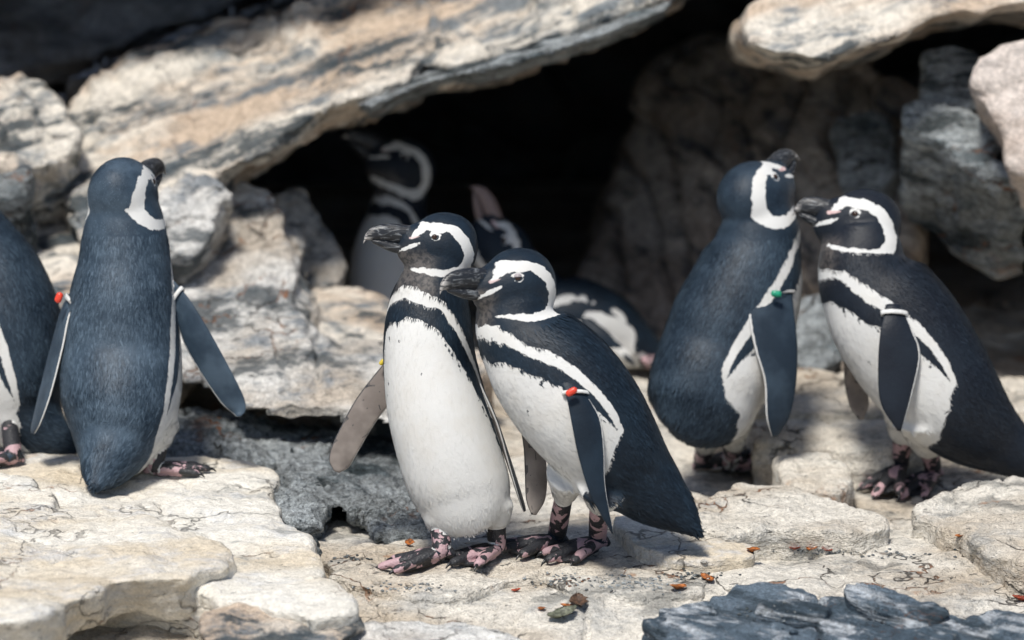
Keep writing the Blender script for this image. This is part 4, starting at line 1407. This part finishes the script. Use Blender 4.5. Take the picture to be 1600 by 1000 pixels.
# billing pair, right bird (side view)
penguin('penguin in profile touching the raised-bill penguin with its beak', 7.78,
        [(1648, 745, .02, 8, .012), (1612, 722, .02, 30, .024), (1566, 694, .02, 50, .045), (1522, 662, .01, 71, .070), (1480, 620, .0, 88, .088), (1442, 570, 0, 97, .096), (1408, 520, 0, 99, .096),
         (1378, 476, 0, 93, .09), (1356, 440, 0, 79, .078), (1347, 408, 0, 69, .069), (1348, 380, 0, 60, .06), (1346, 350, 0, 40, .045)],
        [-92, -92, -90, -84, -80], dict(at=(1347, 351, 0.02, 58), f=(-0.965, 0.17, 0.10)), BLACKISH,
        feet=[dict(px=(1408, 744), dir=(-0.50, 0.85), s=1.2), dict(px=(1458, 756), dir=(-0.62, 0.80), s=1.2)],
        legs=[(1415, 620, .03, .055, .026, .40), (1440, 625, -.025, .075, .030, .33)],
        flippers=[dict(lead=[(1384, 476, -.09), (1376, 515, -.11), (1372, 570, -.115), (1376, 630, -.115), (1402, 673, -.11)],
                       trail=[(1408, 478, -.085), (1425, 515, -.10), (1438, 552, -.105), (1428, 605, -.11), (1408, 674, -.11)]),
                  dict(lead=[(1318, 560, .07), (1320, 600, .09), (1328, 635, .09), (1342, 656, .09)], trail=[(1340, 565, .08), (1352, 600, .10), (1358, 630, .10), (1350, 655, .09)], cam='inner')],
        tags=[dict(fl=0, s=0.10, ring=T_WHITE, w=1.1, rw=.004)],
        beak_len=0.66, pinkness=.8, T0=0.88, T1=0.36, seed=13, spots=4)

# in the cave
penguin('dim penguin standing in the dark cave mouth behind the huddled pair', 8.95,
        [(618, 556, 0, 20, .03), (616, 540, 0, 52, .07), (613, 500, 0, 66, .09), (611, 455, 0, 67, .09), (612, 410, 0, 64, .086), (616, 370, 0, 57, .076), (620, 340, 0, 48, .064), (624, 312, 0, 42, .055), (627, 285, 0, 38, .05), (629, 268, 0, 30, .04)],
        [-25, -25, -28, -40], dict(at=(629, 263, 0, 49), f=(-0.82, 0.42, 0.38)), BLACKISH,
        feet=[dict(px=(590, 560), dir=(-0.8, 0.5), z=0.0), dict(px=(640, 562), dir=(-0.8, 0.5), z=0.0)],
        legs=[(600, 520, 0, .04, .024, .4), (640, 520, 0, .04, .024, .4)],
        flippers=[dict(lead=[(668, 390, -.03), (684, 440, -.04), (686, 500, -.04), (678, 540, -.03)], trail=[(655, 400, 0), (660, 450, 0), (664, 500, 0), (674, 540, -.02)])],
        T0=0.86, T1=0.1, seed=15, vox=0.0045, nfeather=6000, blend=6)
penguin('penguin lying on the cave floor with its head thrown back and bill up', 8.74,
        [(1046, 560, 0, 8, .012), (1020, 552, 0, 24, .03), (985, 536, 0, 44, .055), (945, 516, 0, 60, .08), (905, 503, 0, 67, .09), (872, 495, 0, 66, .09), (845, 478, 0, 58, .08), (824, 448, 0, 47, .065), (808, 420, 0, 41, .055), (795, 400, 0, 36, .05), (788, 388, 0, 30, .04)],
        -72, dict(at=(783, 390, 0, 48), f=(-0.42, 0.88, 0.20), up=(0.85, 0.45, 0)), NAVY,
        feet=[dict(px=(1000, 572), dir=(0.7, 0.5), z=0.012)],
        legs=[(985, 545, -.03, .03, .02, .4)],
        flippers=[dict(lead=[(900, 500, -.085), (930, 530, -.10), (965, 555, -.10), (990, 572, -.09)], trail=[(925, 496, -.08), (950, 518, -.095), (978, 545, -.095), (994, 570, -.09)])],
        extra_white=[lambda V, sd, hl: np.where(np.linalg.norm(hl, axis=1) > 1.5, sd + 0.022 * fbm(V * 28, 3, 4), sd)],
        bill=PINK_BILL, pinkness=1, T0=0.84, T1=0.2, seed=17, vox=0.0045, nfeather=6000, blend=6, spots=6)

# ================================================================== small things lying on the rock
def leaf_mesh(L, curl, seed):
    rng = np.random.default_rng(seed)
    n = 9
    V, F = [], []
    for k in range(2):
        for i in range(n):
            t = i / (n - 1)
            w = L * 0.30 * math.sin(math.pi * min(1, t * 0.97 + 0.02)) ** 0.8 + 0.0006
            x = (t - 0.5) * L
            zc = curl * L * (t - 0.4) ** 2
            for j, s in enumerate((-1, -0.5, 0, 0.5, 1)):
                y = s * w * (1 + 0.18 * rng.normal() * (abs(s) > 0.9))
                V.append((x, y, zc + abs(s) * w * 0.55 + 0.10 * L * 0.2 * rng.normal() * 0.3 + (0.0007 if k == 0 else 0)))
    m = n * 5
    for i in range(n - 1):
        for j in range(4):
            a = i * 5 + j
            F.append((a, a + 5, a + 6, a + 1))
            F.append((m + a, m + a + 1, m + a + 6, m + a + 5))
    rim = [j for j in range(5)] + [i * 5 + 4 for i in range(1, n)] + [(n - 1) * 5 + j for j in (3, 2, 1, 0)] + [i * 5 for i in range(n - 2, 0, -1)]
    for a, b in zip(rim, rim[1:] + rim[:1]):
        F.append((a, b, m + b, m + a))
    return np.array(V), F


def leaf_mat(name, c):
    m = NT(name)
    n = m.noise(m.obj(), 190, 4, .6)
    m.set(Base_Color=m.mix(m.ramp(n, .4, .62), c, tuple(x * .35 for x in c)), Roughness=0.6)
    return m.m


L_OR, L_RED, L_BR, L_GR = leaf_mat('orange_dry_leaf', (0.50, 0.16, 0.035)), leaf_mat('red_dry_leaf', (0.42, 0.07, 0.03)), leaf_mat('brown_dry_leaf', (0.11, 0.06, 0.035)), leaf_mat('grey_green_leaf', (0.16, 0.17, 0.12))
for k, (px, py, L, mt, lab) in enumerate([
        (806, 925, 0.016, L_RED, 'tiny red leaf scrap in front of the pale ledge'),
        (905, 946, 0.046, L_BR, 'curled dark brown leaf with an orange edge lying before the pale ledge'),
        (886, 950, 0.022, L_OR, 'small orange leaf beside the curled brown leaf'),
        (846, 954, 0.018, L_OR, 'small orange leaf scrap on bare stone near the bluish white rock'),
        (878, 966, 0.055, L_GR, 'long grey-green leaf blade lying below the brown leaf'),
        (1105, 908, 0.030, L_OR, 'orange leaf above the slate'),
        (1060, 922, 0.036, L_OR, 'orange leaf strip in the crack before the slate'),
        (1242, 860, 0.022, L_RED, 'red leaf scrap at the foot of the broad flat slab'),
        (1268, 860, 0.028, L_OR, 'orange leaf wedged at the foot of the broad flat slab'),
        (1292, 862, 0.020, L_RED, 'dark red leaf by the cracked end of the broad flat slab'),
        (1176, 864, 0.034, L_OR, 'orange leaf between the white stone and the broad flat slab'),
        (1500, 840, 0.018, L_OR, 'small orange leaf under the edge of the cracked cream slab'),
        (640, 852, 0.024, L_OR, 'orange leaf beside the foot of the upright penguin'),
        (1597, 940, 0.034, L_RED, 'red leaf by the small jagged slate block')]):
    h = hit_px(px, py)
    V, F = leaf_mesh(L, 0.8, 100 + k)
    a = 1.7 * k
    Rz = np.array([[math.cos(a), -math.sin(a), 0], [math.sin(a), math.cos(a), 0], [0, 0, 1]])
    me = make_mesh('dry_leaf', V @ Rz.T, F)
    smooth_shade(me)
    o = link('dry_leaf', me, mt)
    o.location = h + np.array([0, 0, 0.001])
    tag(o, lab, 'leaf', 'dry leaves scattered on the rock')

# loose chips of stone
prng = random.Random(5)
chips = []
for k in range(4):
    n = 14
    rr = np.random.default_rng(300 + k)
    V = unit(rr.normal(size=(60, 3))) * np.array([1, 0.75, 0.5])
    import bmesh
    bm = bmesh.new()
    for v in V:
        bm.verts.new(v)
    bmesh.ops.convex_hull(bm, input=bm.verts)
    bmesh.ops.delete(bm, geom=[v for v in bm.verts if not v.link_faces], context='VERTS')
    bmesh.ops.bevel(bm, geom=bm.edges[:], offset=0.05, segments=1, affect='EDGES')
    me = bpy.data.meshes.new('stone_chip')
    bm.to_mesh(me)
    bm.free()
    chips.append(me)
spots_ = [(588, 912), (640, 916), (720, 868), (846, 866), (1222, 982), (1240, 990), (1100, 880), (1345, 866), (560, 882)]
CHIP_LABELS = ['pale stone chip in front of the toes of the upright penguin', 'pale stone chip on the edge of the ledge below the upright penguin', 'pale stone chip between the legs of the upright penguin',
               'pale stone chip between the feet of the leaning penguin', 'slate chip beside the low slate slab', 'slate chip beyond the low slate slab, next to its crumbled grit',
               'pale stone chip by the angular white stone', 'pale stone chip below the cracked end of the broad flat slab', 'pale stone chip between the cream platform and the pale ledge']
chip_mats = {}
for k, (px, py) in enumerate(spots_):
    h = hit_px(px, py)
    mt = SLATE if py > 970 else CREAM2
    me = chips[k % 4]
    key = (k % 4, mt.name)
    if key not in chip_mats:
        mc = me.copy()
        mc.materials.clear()
        mc.materials.append(mt)
        chip_mats[key] = mc
    o = bpy.data.objects.new('stone_chip', chip_mats[key])
    COL.objects.link(o)
    s = prng.uniform(0.004, 0.011)
    o.scale = (s, s, s)
    o.rotation_euler = (prng.uniform(-.4, .4), prng.uniform(-.4, .4), prng.uniform(0, 6))
    o.location = h + np.array([0, 0, s * 0.25])
    tag(o, CHIP_LABELS[k], 'stone', 'loose stone chips on the rock floor')

# crumbled dark grit in the cracks before the leaning penguin
rr = np.random.default_rng(77)
GV, GF, go = [], [], 0
cv = [np.array([v.co[:] for v in c.vertices]) for c in chips]
cf = [[tuple(p.vertices) for p in c.polygons] for c in chips]
for (cx, cy, sx, sy, n_) in [(985, 912, 60, 12, 230), (880, 905, 34, 8, 120), (1090, 900, 40, 6, 90), (640, 918, 60, 6, 110), (1270, 862, 60, 5, 80), (1400, 868, 50, 6, 60), (545, 872, 30, 6, 60), (1190, 960, 60, 10, 60)]:
    for k in range(n_ // 2):
        h = hit_px(cx + rr.normal() * sx * .6, cy + rr.normal() * sy * .6)
        sc_ = rr.uniform(0.0012, 0.0042)
        a = rr.uniform(0, 6.28)
        Rz = np.array([[math.cos(a), -math.sin(a), 0], [math.sin(a), math.cos(a), 0], [0, 0, 1]])
        q = k % 4
        GV.append(cv[q] * sc_ @ Rz.T + h + np.array([0, 0, sc_ * .2]))
        GF += [tuple(i + go for i in f) for f in cf[q]]
        go += len(cv[q])
me = make_mesh('gravel', np.concatenate(GV), GF)
o = link('gravel', me, GREY)
tag(o, 'crumbled dark grey grit lying in the cracks of the rock floor', 'gravel', kind='stuff')
